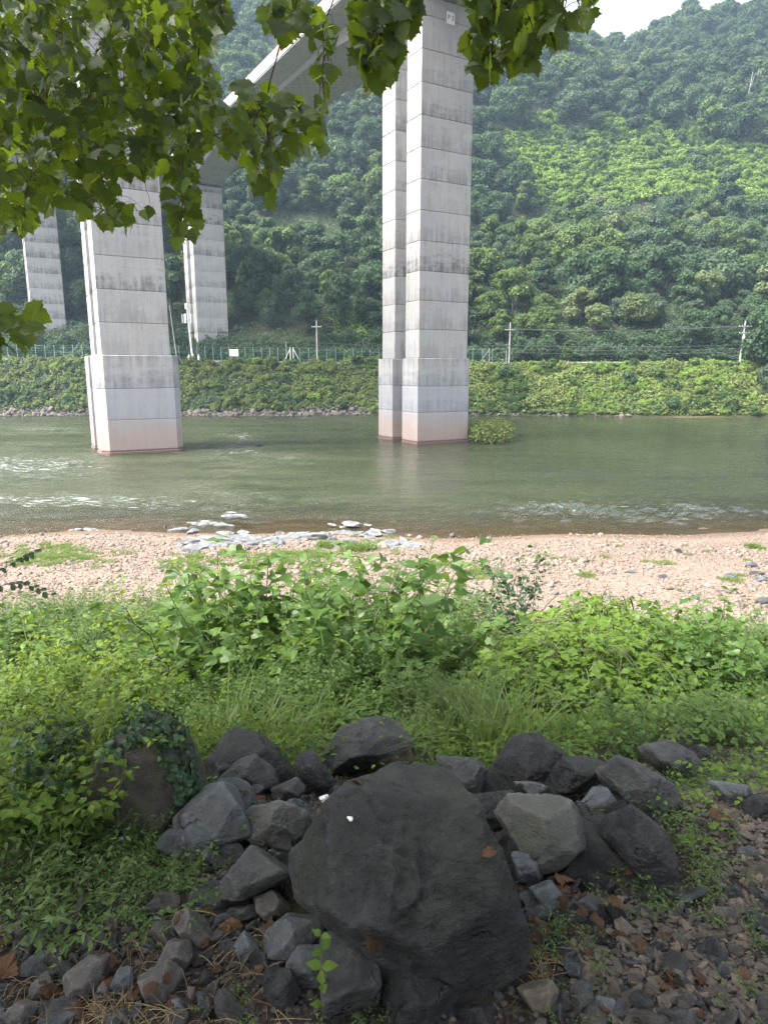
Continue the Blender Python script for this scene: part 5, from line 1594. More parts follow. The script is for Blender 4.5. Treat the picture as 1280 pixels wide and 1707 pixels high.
def vine_mound(rng, W, H, n, leaf, m):
    """a dome of trailing stems with threes of leaves held flat to the light"""
    sm = MB()
    for k in range(22):
        a = rng.uniform(0, 6.28)
        e = np.array([math.cos(a), math.sin(a), 0]) * W / 2 * rng.uniform(.5, 1.05)
        tube(sm, curve([(0, 0, 0), (e[0] * .35, e[1] * .35, H * rng.uniform(.7, 1.0)), (e[0] * .8, e[1] * .8, H * rng.uniform(.4, .7)), (e[0], e[1], .05)], 5), .004, .002, 4, False)
    D = norm(rng.normal(size=(n, 3)) * [1, 1, .8] + [0, 0, .45])
    D[:, 2] = np.abs(D[:, 2])
    rr = 1 - .5 * rng.random(n) ** 1.8
    lump = 1 + .22 * fbm(D, 2.6, 3, int(rng.integers(999)))
    C = D * [W / 2, W / 2, H] * (rr * lump)[:, None]
    P, T, N, S = [], [], [], []
    for c, d in zip(C, D):
        a = rng.uniform(0, 6.28)
        nn = norm(UP * .9 + d * .5 + rng.normal(0, .3, 3))
        s = leaf * rng.uniform(.65, 1.2)
        for k in (-1.15, 0, 1.15):
            P.append(c); T.append([math.cos(a + k), math.sin(a + k), rng.normal(-.15, .2)]); N.append(nn); S.append(s)
    V, F = place(OVATE, np.array(P), np.array(T), np.array(N), np.array(S), 1.15)
    return sm.mesh('stem', M['stem']), MB().add(V, T=F).mesh('foliage', M[m])

rg = np.random.default_rng
KIND = {
    'bush': [plant(rg(200 + k), 18, .24, .95, .38, .18, OVATE, .080, .026, .95, leaf_m='bush', side=2) for k in range(3)],
    'weed': [plant(rg(210 + k), 26, .22, .85, .28, .12, LANCE, .050, .010, 1.25, leaf_m='weed', side=1, whorl=2, up=.6, dirup=.35) for k in range(3)],
    'mound': [vine_mound(rg(220 + k), 1.3, .62, 760, .056, 'bright') for k in range(3)],
    'herb': [plant(rg(230 + k), 17, .20, .62, .45, .2, OVATE, .066, .027, 1.1, leaf_m='bright', side=1) for k in range(3)],
    'broad': [plant(rg(290 + k), 11, .20, .95, .34, .14, HEART, .115, .036, .95, t0=.2, r=.006, leaf_m='broad', side=1, up=.6) for k in range(3)],
    'dayfl': [plant(rg(240 + k), 20, .16, .34, .75, .35, LANCE, .040, .020, 1.5, r=.0018, leaf_m='dayfl', side=1, up=.8, taper=.2) for k in range(4)],
    'dark': [plant(rg(250 + k), 20, .25, .8, .5, .22, HEART, .082, .034, 1.0, leaf_m='bush', side=1) for k in range(2)],
}
for k in range(3):
    mb = MB()
    V, Q = blades(rg(260 + k), 85, .16, .62, .0075, .95, 6)
    KIND.setdefault('grass', []).append((None, mb.add(V, Q=Q).mesh('blades', M['grass'])))
KIND['tall'] = [plant(rg(271), 2, .04, 1.55, .05, .02, HEART, .135, .034, 1.0, t0=.15, taper=.35, r=.009, leaf_m='bush', up=.55), plant(rg(272), 3, .10, 1.1, .14, .05, HEART, .125, .036, 1.0, t0=.15, r=.008, leaf_m='bush', up=.55)]
KIND['shrub'] = [plant(rg(281), 13, .12, 1.1, .42, .06, OVATE, .058, .022, 1.0, t0=.25, r=.005, stem_m='twig', leaf_m='ivy', side=3, up=.5, dirup=.3, taper=.2)]
KIND['lone'] = [plant(rg(285), 6, .07, .95, .16, .03, OVATE, .10, .022, 1.1, t0=.35, r=.006, leaf_m='bright', up=.6)]
KIND['twiggy'] = [plant(rg(287), 30, .4, .7, .7, .3, LANCE, .03, .08, 1.0, r=.0035, stem_m='straw', leaf_m='weed', side=2)]

def put(kind, k, x, y, s, label, cat='plant', name=None, group=None, rz=None, z=None, rng=np.random.default_rng(91)):
    st, fo = KIND[kind][k % len(KIND[kind])]
    t = thing(name or {'bush': 'leafy_bush', 'weed': 'mugwort_plant', 'mound': 'vine_mound', 'herb': 'leafy_plant', 'dayfl': 'dayflower_plant', 'dark': 'leafy_bush', 'broad': 'broad_leaved_bush', 'grass': 'grass_clump', 'tall': 'tall_plant', 'shrub': 'twiggy_shrub', 'lone': 'leafy_plant', 'twiggy': 'dry_twigs'}[kind],
              label, cat, (x, y, (gz(x, y) if z is None else z) - .02), rng.uniform(0, 6.28) if rz is None else rz, group)
    t.scale = (s, s, s * rng.uniform(.88, 1.12))
    if st is not None:
        link('stem', st, t)
    link('foliage' if st is not None else 'blades', fo, t)
    return t

def put_px(kind, k, px, y, ptop, hgt, label, **kw):
    """stand a plant of nominal height hgt at distance y so that its top is seen at (px, ptop)"""
    x = at_y(px, ptop, y)[0]
    zt = at_y(px, ptop, y)[2]
    s = max(.35, (zt - gz(x, y)) / hgt)
    return put(kind, k, x, y, s, label, **kw)

# plants the photograph singles out
put_px('tall', 0, 452, 6.4, 893, 1.55, 'tall single-stemmed plant with large heart-shaped leaves rising above the bushes', name='tall_plant')
put_px('tall', 1, 575, 6.8, 938, 1.12, 'second large-leaved plant, broader and lower than the tall single-stemmed one', name='tall_plant')
put_px('shrub', 0, 905, 8.6, 930, 1.1, 'open twiggy shrub with small dark leaves against the gravel', cat='shrub')
put_px('lone', 0, 272, 9.0, 955, .95, 'bright leafy plant standing alone against the gravel', name='leafy_plant')
put_px('twiggy', 0, 1020, 4.6, 1140, .75, 'tangle of dry tan twigs in front of the vine mounds', cat='twigs')
put_px('dark', 0, 40, 7.6, 1005, .8, 'dark leafy bush at the edge of the gravel far left of the tall plant', cat='bush')
put_px('dark', 1, 90, 8.2, 990, .8, 'dark leafy bush with a reddish base beside the first dark bush', cat='bush')
rng = np.random.default_rng(123)
# bands of growth: (kind, px range, distance range, top px range, height, count, label)
BANDS = [
    ('weed', (-40, 420), (7.5, 9.6), (1000, 1040), .74, 24, 'soft grey-green mugwort along the gravel edge left of the tall plant', 'weeds along the gravel edge'),
    ('herb', (120, 420), (6.0, 8.0), (1030, 1080), .50, 12, 'bright leafy plant between mugwort and the tall plant', 'bright leafy plants on the bank'),
    ('broad', (350, 720), (5.2, 7.4), (945, 1085), .84, 16, 'broad-leaved bush in the clump around the tall plant', 'broad-leaved bushes on the bank'),
    ('broad', (1090, 1310), (5.0, 7.4), (1015, 1110), .84, 11, 'broad-leaved bush in the clump beyond the path', 'broad-leaved bushes on the bank'),
    ('bush', (420, 650), (5.0, 6.6), (1030, 1110), .80, 8, 'green leafy bush around the foot of the tall plant', 'leafy bushes on the bank'),
    ('weed', (620, 745), (7.0, 9.5), (985, 1040), .74, 9, 'soft leafy weed between tall plants and the gravel gap', 'weeds along the gravel edge'),
    ('bush', (640, 715), (6.0, 7.6), (1010, 1090), .80, 6, 'green leafy bush beside the gravel gap', 'leafy bushes on the bank'),
    ('weed', (715, 880), (4.8, 6.6), (1120, 1180), .74, 12, 'soft weed filling the dip below the gravel gap', 'weeds in the dip'),
    ('weed', (835, 960), (7.2, 8.8), (1035, 1085), .74, 9, 'soft weed around the open twiggy shrub', 'weeds along the gravel edge'),
    ('mound', (985, 1110), (6.4, 7.8), (1035, 1085), .50, 8, 'bright green vine mound beyond the twig tangle', 'vine mounds on the bank'),
    ('bush', (1100, 1310), (6.2, 8.2), (1035, 1100), .80, 14, 'green leafy bush near the picture edge beyond the path', 'leafy bushes on the bank'),
    ('weed', (1150, 1320), (8.0, 9.4), (1030, 1070), .74, 9, 'soft weed along the gravel edge beyond the path', 'weeds along the gravel edge'),
    ('mound', (860, 1060), (4.4, 6.2), (1060, 1140), .50, 12, 'yellow-green vine mound above the black boulders', 'vine mounds on the bank'),
    ('dark', (1060, 1310), (4.6, 6.4), (1080, 1150), .66, 12, 'broad-leaved bush above the flat slab in the weeds', 'leafy bushes on the bank'),
    ('weed', (1000, 1310), (3.5, 4.8), (1160, 1220), .74, 12, 'soft weed beside the flat slab in the weeds', 'weeds by the boulders'),
    ('herb', (-40, 330), (4.4, 6.2), (1080, 1150), .50, 24, 'bright leafy plant above the creeper-covered rocks', 'bright leafy plants on the bank'),
    ('bush', (330, 660), (4.2, 5.4), (1085, 1150), .80, 12, 'leafy bush behind the pointed black rock and peaked slab', 'leafy bushes on the bank'),
    ('grass', (330, 560), (3.3, 4.1), (1135, 1205), .50, 5, 'clump of long arching grass behind the pointed black rock', 'grass clumps behind the rocks'),
    ('grass', (640, 860), (3.3, 4.4), (1130, 1210), .50, 5, 'clump of long arching grass behind the mossy boulder', 'grass clumps behind the rocks'),
    ('weed', (640, 860), (3.9, 5.2), (1130, 1180), .74, 10, 'soft weed behind the mossy boulder and grass', 'weeds by the boulders'),
    ('herb', (-40, 160), (2.55, 3.3), (1190, 1260), .50, 14, 'leafy creeper over the dark half-hidden rock', 'creepers on the rocks'),
    ('herb', (760, 1040), (3.3, 4.2), (1180, 1225), .50, 11, 'sprigs of bright leaves right behind the black boulders', 'sprigs behind the boulders'),
    ('dayfl', (1130, 1300), (2.4, 3.0), (1290, 1380), .34, 16, 'straggling pale green weed between stepped boulder and path', 'weeds at the edge of the path'),
    ('dayfl', (-30, 300), (1.85, 2.75), (1340, 1525), .34, 56, 'straggling dayflower plant in the shade below the ivy-topped rock', 'dayflowers below the ivy-topped rock'),
    ('herb', (-40, 150), (2.3, 2.75), (1215, 1300), .42, 12, 'leafy weed burying the hidden rock at the picture edge', 'creepers on the rocks'),
    ('herb', (300, 480), (2.9, 3.3), (1195, 1225), .5, 6, 'leafy weed right behind the pointed black rock', 'sprigs behind the boulders'),
    ('herb', (-30, 130), (2.5, 3.0), (1290, 1370), .5, 7, 'leafy weed in the shade at the picture edge below the hidden rock', 'creepers on the rocks'),
]
for kind, pr, yr, tr, h, cnt, lb, grp in BANDS:
    for i in range(cnt):
        f = (i + rng.random()) / cnt
        put_px(kind, int(rng.integers(4)), pr[0] + (pr[1] - pr[0]) * f, rng.uniform(*yr), rng.uniform(*tr), h, lb, group=grp,
               cat={'bush': 'bush', 'dark': 'bush', 'broad': 'bush', 'grass': 'grass', 'mound': 'vine'}.get(kind, 'plant'))
for i, (px, py, s, lb) in enumerate(((905, 1560, .8, 'small leafy weed growing beside the edge of the huge slab'), (960, 1590, .9, 'bushy little weed between the huge slab and the path'), (990, 1440, .8, 'trailing weed across the black rocks of the heap'), (1040, 1500, .9, 'weed at the foot of the long sloping black rock'), (940, 1690, .7, 'small weed at the bottom below the mossy tan rock'), (1275, 1560, .7, 'weed at the picture edge on the path'), (1265, 1700, .8, 'weed in the bottom corner of the path'), (350, 1440, .7, 'fine weed in front of the blue-grey slab'), (1085, 1400, 1.1, 'leafy weed spilling over the long sloping black rock'), (1000, 1390, .8, 'small weed rooted beside the small light perched stone'), (930, 1330, .8, 'sprig growing between the lit black boulder and lichened block'), (1120, 1450, 1.3, 'bushy weed between the long black rock and the path'), (1150, 1500, 1.1, 'spreading weed at the edge of the path by the largest path stone'), (1180, 1420, 1.2, 'weed patch where the path meets the growth'), (720, 1300, .8, 'sprig sprouting behind the crest of the huge slab'), (480, 1300, .8, 'sprig sprouting by the dark upright splinter'), (385, 1690, .6, 'grassy weed in the litter below the split stone'), (270, 1560, .5, 'small weed at the edge of the dayflowers'), (590, 1700, .8, 'leafy sprig across the tall narrow slab'))):
    p = hit_ground(px, py, .8, 6)
    put('dayfl', i, p[0], p[1], s * .42, lb)

# the thin sprout in front of the tall narrow slab
p = hit_ground(545, 1700, .8, 6)
sm = MB(); pth = curve([(0, 0, 0), (.005, .01, .12), (-.004, 0, .27)], 6)
tube(sm, pth, .0022, .001, 5)
P, T, N, S = [], [], [], []
for j, (z, w) in enumerate(((.05, .035), (.11, .04), (.165, .045), (.215, .04), (.26, .03))):
    for sgn in (1, -1):
        a = .4 + j * 1.3
        P.append((0, 0, z)); T.append((sgn * math.cos(a), sgn * math.sin(a) * .6, .25)); N.append((0, -.5, .9)); S.append(w)
V, F = place(OVATE, np.array(P), np.array(T, float), np.array(N, float), np.array(S))
t = thing('thin_sprout', 'single thin sprout with paired leaves in front of the tall narrow slab', 'plant', (p[0] - .01, p[1], p[2]))
link('stem', sm.mesh('stem', M['stem']), t); link('foliage', MB().add(V, T=F).mesh('foliage', M['bright']), t)

# low growth that covers the bank between the plants
def cover(name, n, xr, yr, leaf, m, tpl, hmax, label, seed, dens=None, wid=1.1):
    rng = np.random.default_rng(seed)
    y = rng.uniform(*yr, n)
    x = rng.uniform(-1, 1, n) * (xr[0] + xr[1] * y)
    k = np.ones(n, bool) if dens is None else rng.random(n) < dens(x, y)
    x, y = x[k], y[k]
    z = ground(x, y)
    hh = hmax * np.clip(fbm2(x, y, 1.6, 3, seed) * 1.3 + .5, .06, 1.2) * rng.random(len(x)) ** .6
    P = np.column_stack([x, y, z + hh])
    N = norm(np.column_stack([rng.normal(0, .4, len(x)), rng.normal(-.15, .4, len(x)), np.ones(len(x))]))
    a = rng.uniform(0, 6.28, len(x))
    T = np.column_stack([np.cos(a), np.sin(a), rng.normal(-.1, .25, len(x))])
    V, F = place(tpl, P, T, N, leaf * rng.uniform(.55, 1.25, len(x)), wid)
    o = stuff(link(name, MB().add(V, T=F).mesh(name, m)))
    o['label'] = label
gap = lambda x, y: np.where((np.abs(x - .118 * y) < .8) & (y > 6.6), .04, 1.0) * np.where(y > 10.5, .35, 1.0)
cover('ground_cover', 24000, (.6, .72), (3.1, 11.8), .046, M['bush'], OVATE, .26, 'low green leaves covering the bank', 1, gap)
cover('ground_cover', 9000, (.6, .72), (3.0, 11.5), .040, M['bright'], OVATE, .40, 'bright small leaves scattered through the bank growth', 2, gap)
cover('ground_cover', 17000, (.6, .72), (3.2, 12.0), .052, M['weed'], LANCE, .46, 'narrow grey-green leaves of weeds on the bank', 3, gap, 1.5)
cover('creeping_weeds', 10500, (.3, .66), (1.7, 3.1), .024, M['dayfl'], OVATE, .10, 'creeping weeds in the shade', 4, lambda x, y: ((x < -.55 - .1 * (y - 1.7)) & (x > -2.4)) * np.clip((y - 1.45) * .9, .15, 1))
cover('creeping_weeds', 2600, (.3, .66), (2.1, 3.3), .032, M['bright'], OVATE, .14, 'creeping weeds at the edge of the path', 5, lambda x, y: (x > .95) * np.where(x > 1.25, np.clip((y - 2.2) * 1.5, 0, 1), .8))

# ivy over the tall upright rock and the hidden rock: leaves lie on the stone
bpy.context.view_layer.update()
def ivy_on(poly, n, leaf, label, m='ivy', lift=.012, seed=1):
    rng = np.random.default_rng(seed)
    poly = np.array(poly, float)
    P, T, N, S = [], [], [], []
    dg = bpy.context.evaluated_depsgraph_get()
    k = 0
    while len(P) < n and k < n * 8:
        k += 1
        px, py = rng.uniform(poly[:, 0].min(), poly[:, 0].max()), rng.uniform(poly[:, 1].min(), poly[:, 1].max())
        if not in_poly(px, py, poly):
            continue
        ok_, loc, nr, _i, ob, _m = scene.ray_cast(dg, Vector(EYE), Vector(ray(px, py)).normalized(), distance=6)
        if not ok_:
            continue
        nr = np.array(nr)
        P.append(np.array(loc) + nr * lift * rng.uniform(.3, 2.5)); N.append(nr + rng.normal(0, .35, 3) + [0, 0, .3])
        T.append(np.cross(nr, rng.normal(size=3)) + [0, 0, -.8]); S.append(leaf * rng.uniform(.6, 1.25))
    V, F = place(HEART, np.array(P), np.array(T), np.array(N), np.array(S), 1.05)
    return V, F
for poly, n_, lf, lb, sd in (([(165, 1275), (190, 1205), (235, 1165), (290, 1180), (322, 1250), (326, 1335), (300, 1340), (280, 1280), (245, 1235), (205, 1250)], 420, .030, 'dark ivy draped over the shoulder of the tall upright rock', 1),
                            ([(20, 1200), (150, 1190), (150, 1270), (120, 1330), (20, 1320)], 300, .028, 'dark ivy across the hidden rock beside the tall upright rock', 2)):
    V, F = ivy_on(poly, n_, lf, lb, seed=sd)
    thing('ivy_creeper', lb, 'ivy', (0, 0, 0), 0, None, MB().add(V, T=F).mesh('ivy_creeper', M['ivy']))

# blue dayflower blossoms
rng = np.random.default_rng(8)
for q, (px, py) in enumerate(((190, 1305), (12, 1412), (203, 1398), (262, 1530), (65, 1328), (590, 1565))):
    p = hit_ground(px, py + 25, .8, 6)
    p = EYE + (p - EYE) * .97
    p = np.array([*(EYE + ray(px, py) * ((p[1]) / ray(px, py)[1]))])
    mb = MB()
    for a in (.5, 2.6):
        V, F = place(ROUND, np.zeros((1, 3)), np.array([[math.cos(a), -.3, math.sin(a)]]), np.array([[0, -1.0, .3]]), .008)
        mb.add(V, T=F)
    t = thing('dayflower_blossom', 'tiny blue dayflower blossom ' + ('beside the tall upright rock', 'near the picture edge among dayflowers', 'among dayflowers below the blue-grey slab', 'at the lower end of the dayflowers', 'by the hidden rock', 'against the tall narrow slab')[q], 'flower', tuple(p), 0, 'dayflower blossoms')
    link('petal', mb.mesh('petal', M['blue']), t)
    sm = MB(); tube(sm, [(0, 0, 0), (.004, .012, -.035)], .0012, n=4); link('stem', sm.mesh('stem', M['stem']), t)

# ------------------------------------------------------------------ leaf of a plane tree
def plane_leaf(rng, curl=.25):
    half = [(0, 0), (.10, -.05), (.24, -.03), (.33, .06), (.46, .10), (.44, .20), (.60, .34), (.46, .37), (.44, .46), (.32, .47), (.36, .60), (.25, .66), (.20, .80), (.10, .84), (0, 1.0)]
    h = np.array(half) + rng.normal(0, .012, (len(half), 2)) * [[1, 1]]
    h[0], h[-1] = (0, 0), (0, 1.0)
    L = h[1:-1][::-1] * [-1, 1]
    out = np.vstack([h, L])
    mid = np.array([(0, .22), (0, .45), (0, .70)])
    A = np.vstack([out, mid])
    n = len(out)
    V = np.column_stack([A, -curl * A[:, 0] ** 2 * 1.2 + .10 * np.abs(A[:, 0]) - curl * .55 * (A[:, 1] - .1) ** 2 + rng.normal(0, .012, len(A))])
    F = []
    nh = len(half)
    def mi(y):
        return n if y < .30 else (n + 1 if y < .58 else n + 2)
    for i in range(n):
        j = (i + 1) % n
        a, b = mi(A[i, 1]), mi(A[j, 1])
        F.append((a, i, j))
        if a != b:
            F.append((a, j, b))
    return V, np.array(F)
LEAF = [plane_leaf(np.random.default_rng(40 + k), c) for k, c in enumerate((.15, .32, .5, .22))]

# fallen leaves in the litter
DRYME = []
for k in range(4):
    V, F = plane_leaf(np.random.default_rng(60 + k), (.9, -.8, 1.3, .6)[k])
    DRYME.append(MB().add(V - [0, .45, 0], T=F).mesh('fallen_leaf', M['dry']))
rng = np.random.default_rng(66)
spots = [(440, 1545, .055, 'big curled orange-brown leaf beside the rounded split stone'), (385, 1550, .05, 'dull red-brown leaf next to the big curled leaf'), (626, 1567, .045, 'bright orange curled leaf under the edge of the huge slab'), (168, 1588, .05, 'orange-brown leaf above the angular brown stone'), (10, 1622, .06, 'bright orange leaf cut by the picture edge'), (120, 1672, .05, 'rust leaf lying on the straw below the angular brown stone'), (400, 1318, .05, 'curled brown leaf in the hollow of the pointed black rock'), (434, 1330, .05, 'upright tan leaf beside the small sheltered boulder'), (812, 1418, .035, 'curled tan leaf in the cleft of the huge slab'), (940, 1462, .05, 'pink-brown leaf below the lichened block'), (1020, 1505, .05, 'brown leaf in the shade of the long sloping black rock'), (885, 1632, .045, 'rust leaf beside the mossy tan rock'), (1205, 1355, .07, 'large pale dead leaf hanging in the weeds by the path'), (600, 1300, .045, 'brown leaf between tan stone and huge slab')]
def drop(px, py, s, lb, grp=None):
    dg = bpy.context.evaluated_depsgraph_get()
    ok_, loc, nr, _i, ob, _m = scene.ray_cast(dg, Vector(EYE), Vector(ray(px, py)).normalized(), distance=8)
    nr = norm(np.array(nr) + rng.normal(0, .25, 3) + [0, 0, .6])
    t = thing('fallen_leaf', lb, 'leaf', tuple(np.array(loc) + nr * .008), 0, grp, DRYME[int(rng.integers(4))])
    q = Vector(nr).to_track_quat('Z', 'Y')
    t.rotation_euler = q.to_euler()
    t.rotation_euler.rotate_axis('Z', rng.uniform(0, 6.28))
    t.scale = (s * 1.25,) * 3
for sp in spots:
    drop(*sp)
for zn, poly, cnt in (('litter', [(-10, 1580), (420, 1500), (470, 1690), (-10, 1700)], 26), ('path', [(880, 1480), (1080, 1480), (1280, 1560), (1280, 1700), (900, 1700)], 20), ('heap', [(880, 1450), (1050, 1440), (1040, 1560), (890, 1560)], 10)):
    poly = np.array(poly, float)
    k = 0
    while k < cnt:
        px, py = rng.uniform(poly[:, 0].min(), poly[:, 0].max()), rng.uniform(poly[:, 1].min(), poly[:, 1].max())
        if in_poly(px, py, poly):
            drop(px, py, rng.uniform(.018, .038), {'litter': 'small dry brown leaf among the stones below the dayflowers', 'path': 'small dry brown leaf on or beside the trodden path', 'heap': 'small dry brown leaf at the foot of the boulder heap'}[zn], 'dry leaves on the ground')
            k += 1
# straw, twigs
V, Q = [], []
mb = MB()
for _ in range(520):
    px, py = rng.uniform(-10, 480), rng.uniform(1540, 1705)
    if rng.random() < .35:
        px, py = rng.normal(190, 60), rng.normal(1690, 14)
    if rng.random() < .15:
        px, py = rng.normal(900, 18), rng.normal(1600, 25)
    p = hit_ground(px, py, .8, 6)
    a, L = rng.uniform(0, 6.28), rng.uniform(.03, .13)
    d = np.array([math.cos(a), math.sin(a), rng.normal(0, .15)]) * L
    tube(mb, curve([p + [0, 0, .006], p + d * .5 + [0, 0, rng.uniform(.008, .025)], p + d + [0, 0, .008]], 3), .0009, .0006, 3, False)
o = stuff(link('straw_litter', mb.mesh('straw_litter', M['straw']))); o['label'] = 'dry straw and stalks lying on the litter'
for q, (x1, y1, x2, y2, r, lb) in enumerate(((318, 1252, 350, 1305, .004, 'brown stick leaning between the tall upright rock and pointed black rock'), (362, 1455, 400, 1450, .004, 'short brown stick in front of the long flat slab'), (318, 1515, 385, 1545, .002, 'thin pale stalk lying across the litter'), (1055, 1608, 1075, 1632, .002, 'pale dry stalk on the path'), (888, 1490, 905, 1478, .004, 'brown stick end below the slaty wedge'))):
    a, b = hit_ground(x1, y1 + 12, .8, 6), hit_ground(x2, y2, .8, 6)
    a = a * .985 + EYE * .015
    mb = MB(); tube(mb, curve([a + [0, 0, .02], (a + b) / 2 + [0, 0, .03], b + [0, 0, .01]], 4), r, r * .6, 6)
    thing('stick', lb, 'stick', (0, 0, 0), 0, None, mb.mesh('stick', M['twig'] if r > .003 else M['straw']))
# pine cone on the path
p = hit_ground(1118, 1640, .8, 6)
cone = thing('pine_cone', 'brown ribbed pine cone lying on the path', 'pine cone', tuple(p + [0, 0, .014]), -.6)
sc = MB()
core = MB(); tube(core, [(-.03, 0, 0), (-.01, 0, 0), (.02, 0, 0), (.034, 0, 0)], .009, .004, 8); link('core', core.mesh('core', M['twig']), cone)
P, T, N = [], [], []
for k in range(70):
    u = k / 70
    a = k * 2.4
    rr = .012 * (1 - .55 * u)
    P.append((-.03 + .062 * u, rr * .5 * math.cos(a), rr * .5 * math.sin(a))); T.append((.35, math.cos(a), math.sin(a))); N.append((1, -.3 * math.cos(a), -.3 * math.sin(a)))
V, F = place(ROUND, np.array(P), np.array(T, float), np.array(N, float), .013, .8)
link('scales', MB().add(V, T=F).mesh('scales', M['rock_tan']), cone)

# ------------------------------------------------------------------ the plane tree that overhangs the view
CL = [  # outline in the view, leaf count, leaf length range (m), distance range (m)
    ([(-60, -70), (335, -70), (350, 20), (362, 100), (378, 180), (402, 215), (418, 245), (372, 262), (345, 250), (322, 300), (300, 320), (262, 300), (190, 292), (188, 340), (262, 352), (225, 384), (150, 370), (100, 338), (70, 372), (20, 396), (-60, 395)], 2250, (.056, .090), (2.8, 4.3)),
    ([(278, 300), (330, 300), (336, 392), (292, 408), (268, 350)], 26, (.07, .10), (2.9, 3.5)),
    ([(385, 150), (440, 146), (500, 168), (536, 200), (540, 250), (500, 272), (462, 266), (470, 326), (440, 345), (412, 300), (395, 240)], 110, (.07, .10), (2.7, 3.4)),
    ([(330, -40), (392, -40), (380, 60), (350, 60)], 24, (.07, .10), (2.8, 3.2)),
    ([(425, -40), (540, -40), (520, 40), (498, 70), (462, 60), (432, 20)], 34, (.07, .105), (2.5, 3.1)),
    ([(500, 20), (560, 20), (560, 100), (560, 185), (536, 190), (515, 140)], 26, (.05, .08), (2.6, 3.0)),
    ([(585, -50), (700, -50), (700, 40), (672, 66), (652, 142), (615, 145), (590, 100)], 150, (.062, .092), (2.4, 2.9)),
    ([(778, -50), (1000, -50), (985, 30), (942, 70), (898, 85), (886, 128), (850, 138), (790, 128), (770, 80), (785, 40)], 195, (.064, .096), (2.35, 2.8)),
    ([(690, -70), (770, -70), (770, -25), (700, -25)], 8, (.11, .14), (2.4, 2.7)),
    ([(-60, 495), (20, 500), (76, 528), (60, 560), (0, 592), (-60, 590)], 30, (.10, .13), (2.6, 3.2)),
]
rng = np.random.default_rng(2024)
LP, LN, LT, LS = [], [], [], []
twigs = MB()
limb_px = [(-150, -95), (60, -110), (330, -100), (560, -120), (760, -115), (1010, -130)]
LIMB = curve([at_y(px, py, yy) for (px, py), yy in zip(limb_px, (3.6, 3.5, 3.2, 2.9, 2.75, 2.7))], 10)
for ci, (poly, cnt, sz, dr) in enumerate(CL):
    poly = np.array(poly, float)
    pts = []
    while len(pts) < cnt:
        px, py = rng.uniform(poly[:, 0].min(), poly[:, 0].max()), rng.uniform(poly[:, 1].min(), poly[:, 1].max())
        if in_poly(px, py, poly):
            pts.append(at_y(px, py, rng.uniform(*dr)))
    pts = np.array(pts)
    kk = max(1, cnt // 13)
    cen = pts[rng.choice(len(pts), kk, replace=False)]
    for _ in range(6):
        lab = np.argmin(((pts[:, None] - cen[None]) ** 2).sum(-1), 1)
        cen = np.array([pts[lab == i].mean(0) if (lab == i).any() else cen[i] for i in range(kk)])
    nodes = [(at_y(-140, 470, 2.9), 0)] if ci == 9 else [(q, 0) for q in LIMB[::3]]
    for i in np.argsort(-cen[:, 2]):
        grp = pts[lab == i]
        if not len(grp):
            continue
        low = grp[np.argmin(grp[:, 2])]
        NP_ = np.array([q for q, _ in nodes])
        kq = int(np.argmin(((NP_ - cen[i]) ** 2 * [1, .6, 1]).sum(1) + .02 * (NP_[:, 2] < cen[i][2])))
        att, depth_ = nodes[kq]
        r0 = .0050 * .78 ** depth_
        mid = (att + cen[i]) / 2 + [rng.normal(0, .05), rng.normal(0, .05), .05]
        path = curve([att, mid, cen[i] + [0, 0, .04], low * .6 + cen[i] * .4], 7)
        tube(twigs, path, r0, .0012, 5, False)
        nodes += [(path[10], depth_ + 1), (path[16], depth_ + 1)]
        for pnt in grp:
            j = 5 + int(np.argmin(((path[5:] - pnt) ** 2).sum(1)))
            d = pnt - path[j]
            tip = norm(norm(d) * .5 + np.array([rng.normal(0, .45), rng.normal(-.1, .45), -.75]))
            nn = norm(np.array([rng.normal(0, .55), rng.normal(-.35, .6), .55 + rng.normal(0, .3)]))
            ls = rng.uniform(*sz) * .92
            bs = pnt - tip * ls * .45
            tube(twigs, curve([path[j], (path[j] + bs) / 2 + [0, 0, .02], bs], 3), .0013, .0009, 3, False)
            LP.append(bs); LT.append(tip); LN.append(nn); LS.append(ls)
LP, LT, LN, LS = map(np.array, (LP, LT, LN, LS))
plane = thing('plane_tree', 'plane tree beside the path whose leafy boughs hang over the view', 'tree', (-3.4, -1.8, gz(-3.4, -1.8) - .1))
off = np.array(plane.location)
mb = MB(); tube(mb, curve([(0, 0, -.2), (.05, .05, 1.6), (.25, .3, 3.2), (.5, .4, 6.0), (.6, .3, 8.5)], 8), .26, .09, 12); link('trunk', mb.mesh('trunk', M['palebark']), plane)
mb = MB()
tube(mb, np.vstack([curve([off + [.2, .25, 2.9], off + [.8, 2.2, 3.7], LIMB[0]], 8), LIMB[1:]]) - off, .075, .016, 8)
for a, b in (((.35, .35, 4.2), (4.2, 2.2, 6.4)), ((.45, .4, 5.0), (2.2, 4.4, 6.6)), ((.5, .4, 5.6), (-2.6, 2.4, 6.8)), ((.5, .4, 5.2), (3.8, -1.6, 6.8)), ((.5, .4, 6.2), (-1.5, -2.6, 7.4))):
    a, b = np.array(a), np.array(b)
    tube(mb, curve([a, (a + b) / 2 + [0, 0, .5], b], 8), .07, .02, 7)
link('bough', mb.mesh('bough', M['bark']), plane)
link('twigs', MB().add(np.concatenate(twigs.v) - off, Q=np.concatenate(twigs.q)).mesh('twigs', M['twig']), plane)
LM = [MB().add(v, T=f).mesh('leaf', M['plane'], True) for v, f in LEAF]
lx, ly, ld = project(LP)
seen = (lx > -20) & (lx < 1300) & (ly > -20)
sz_px = np.where(seen, LS / ld, 0)
big = np.argsort(-sz_px)[:298]
isbig = np.zeros(len(LP), bool); isbig[big] = True
from mathutils import Matrix
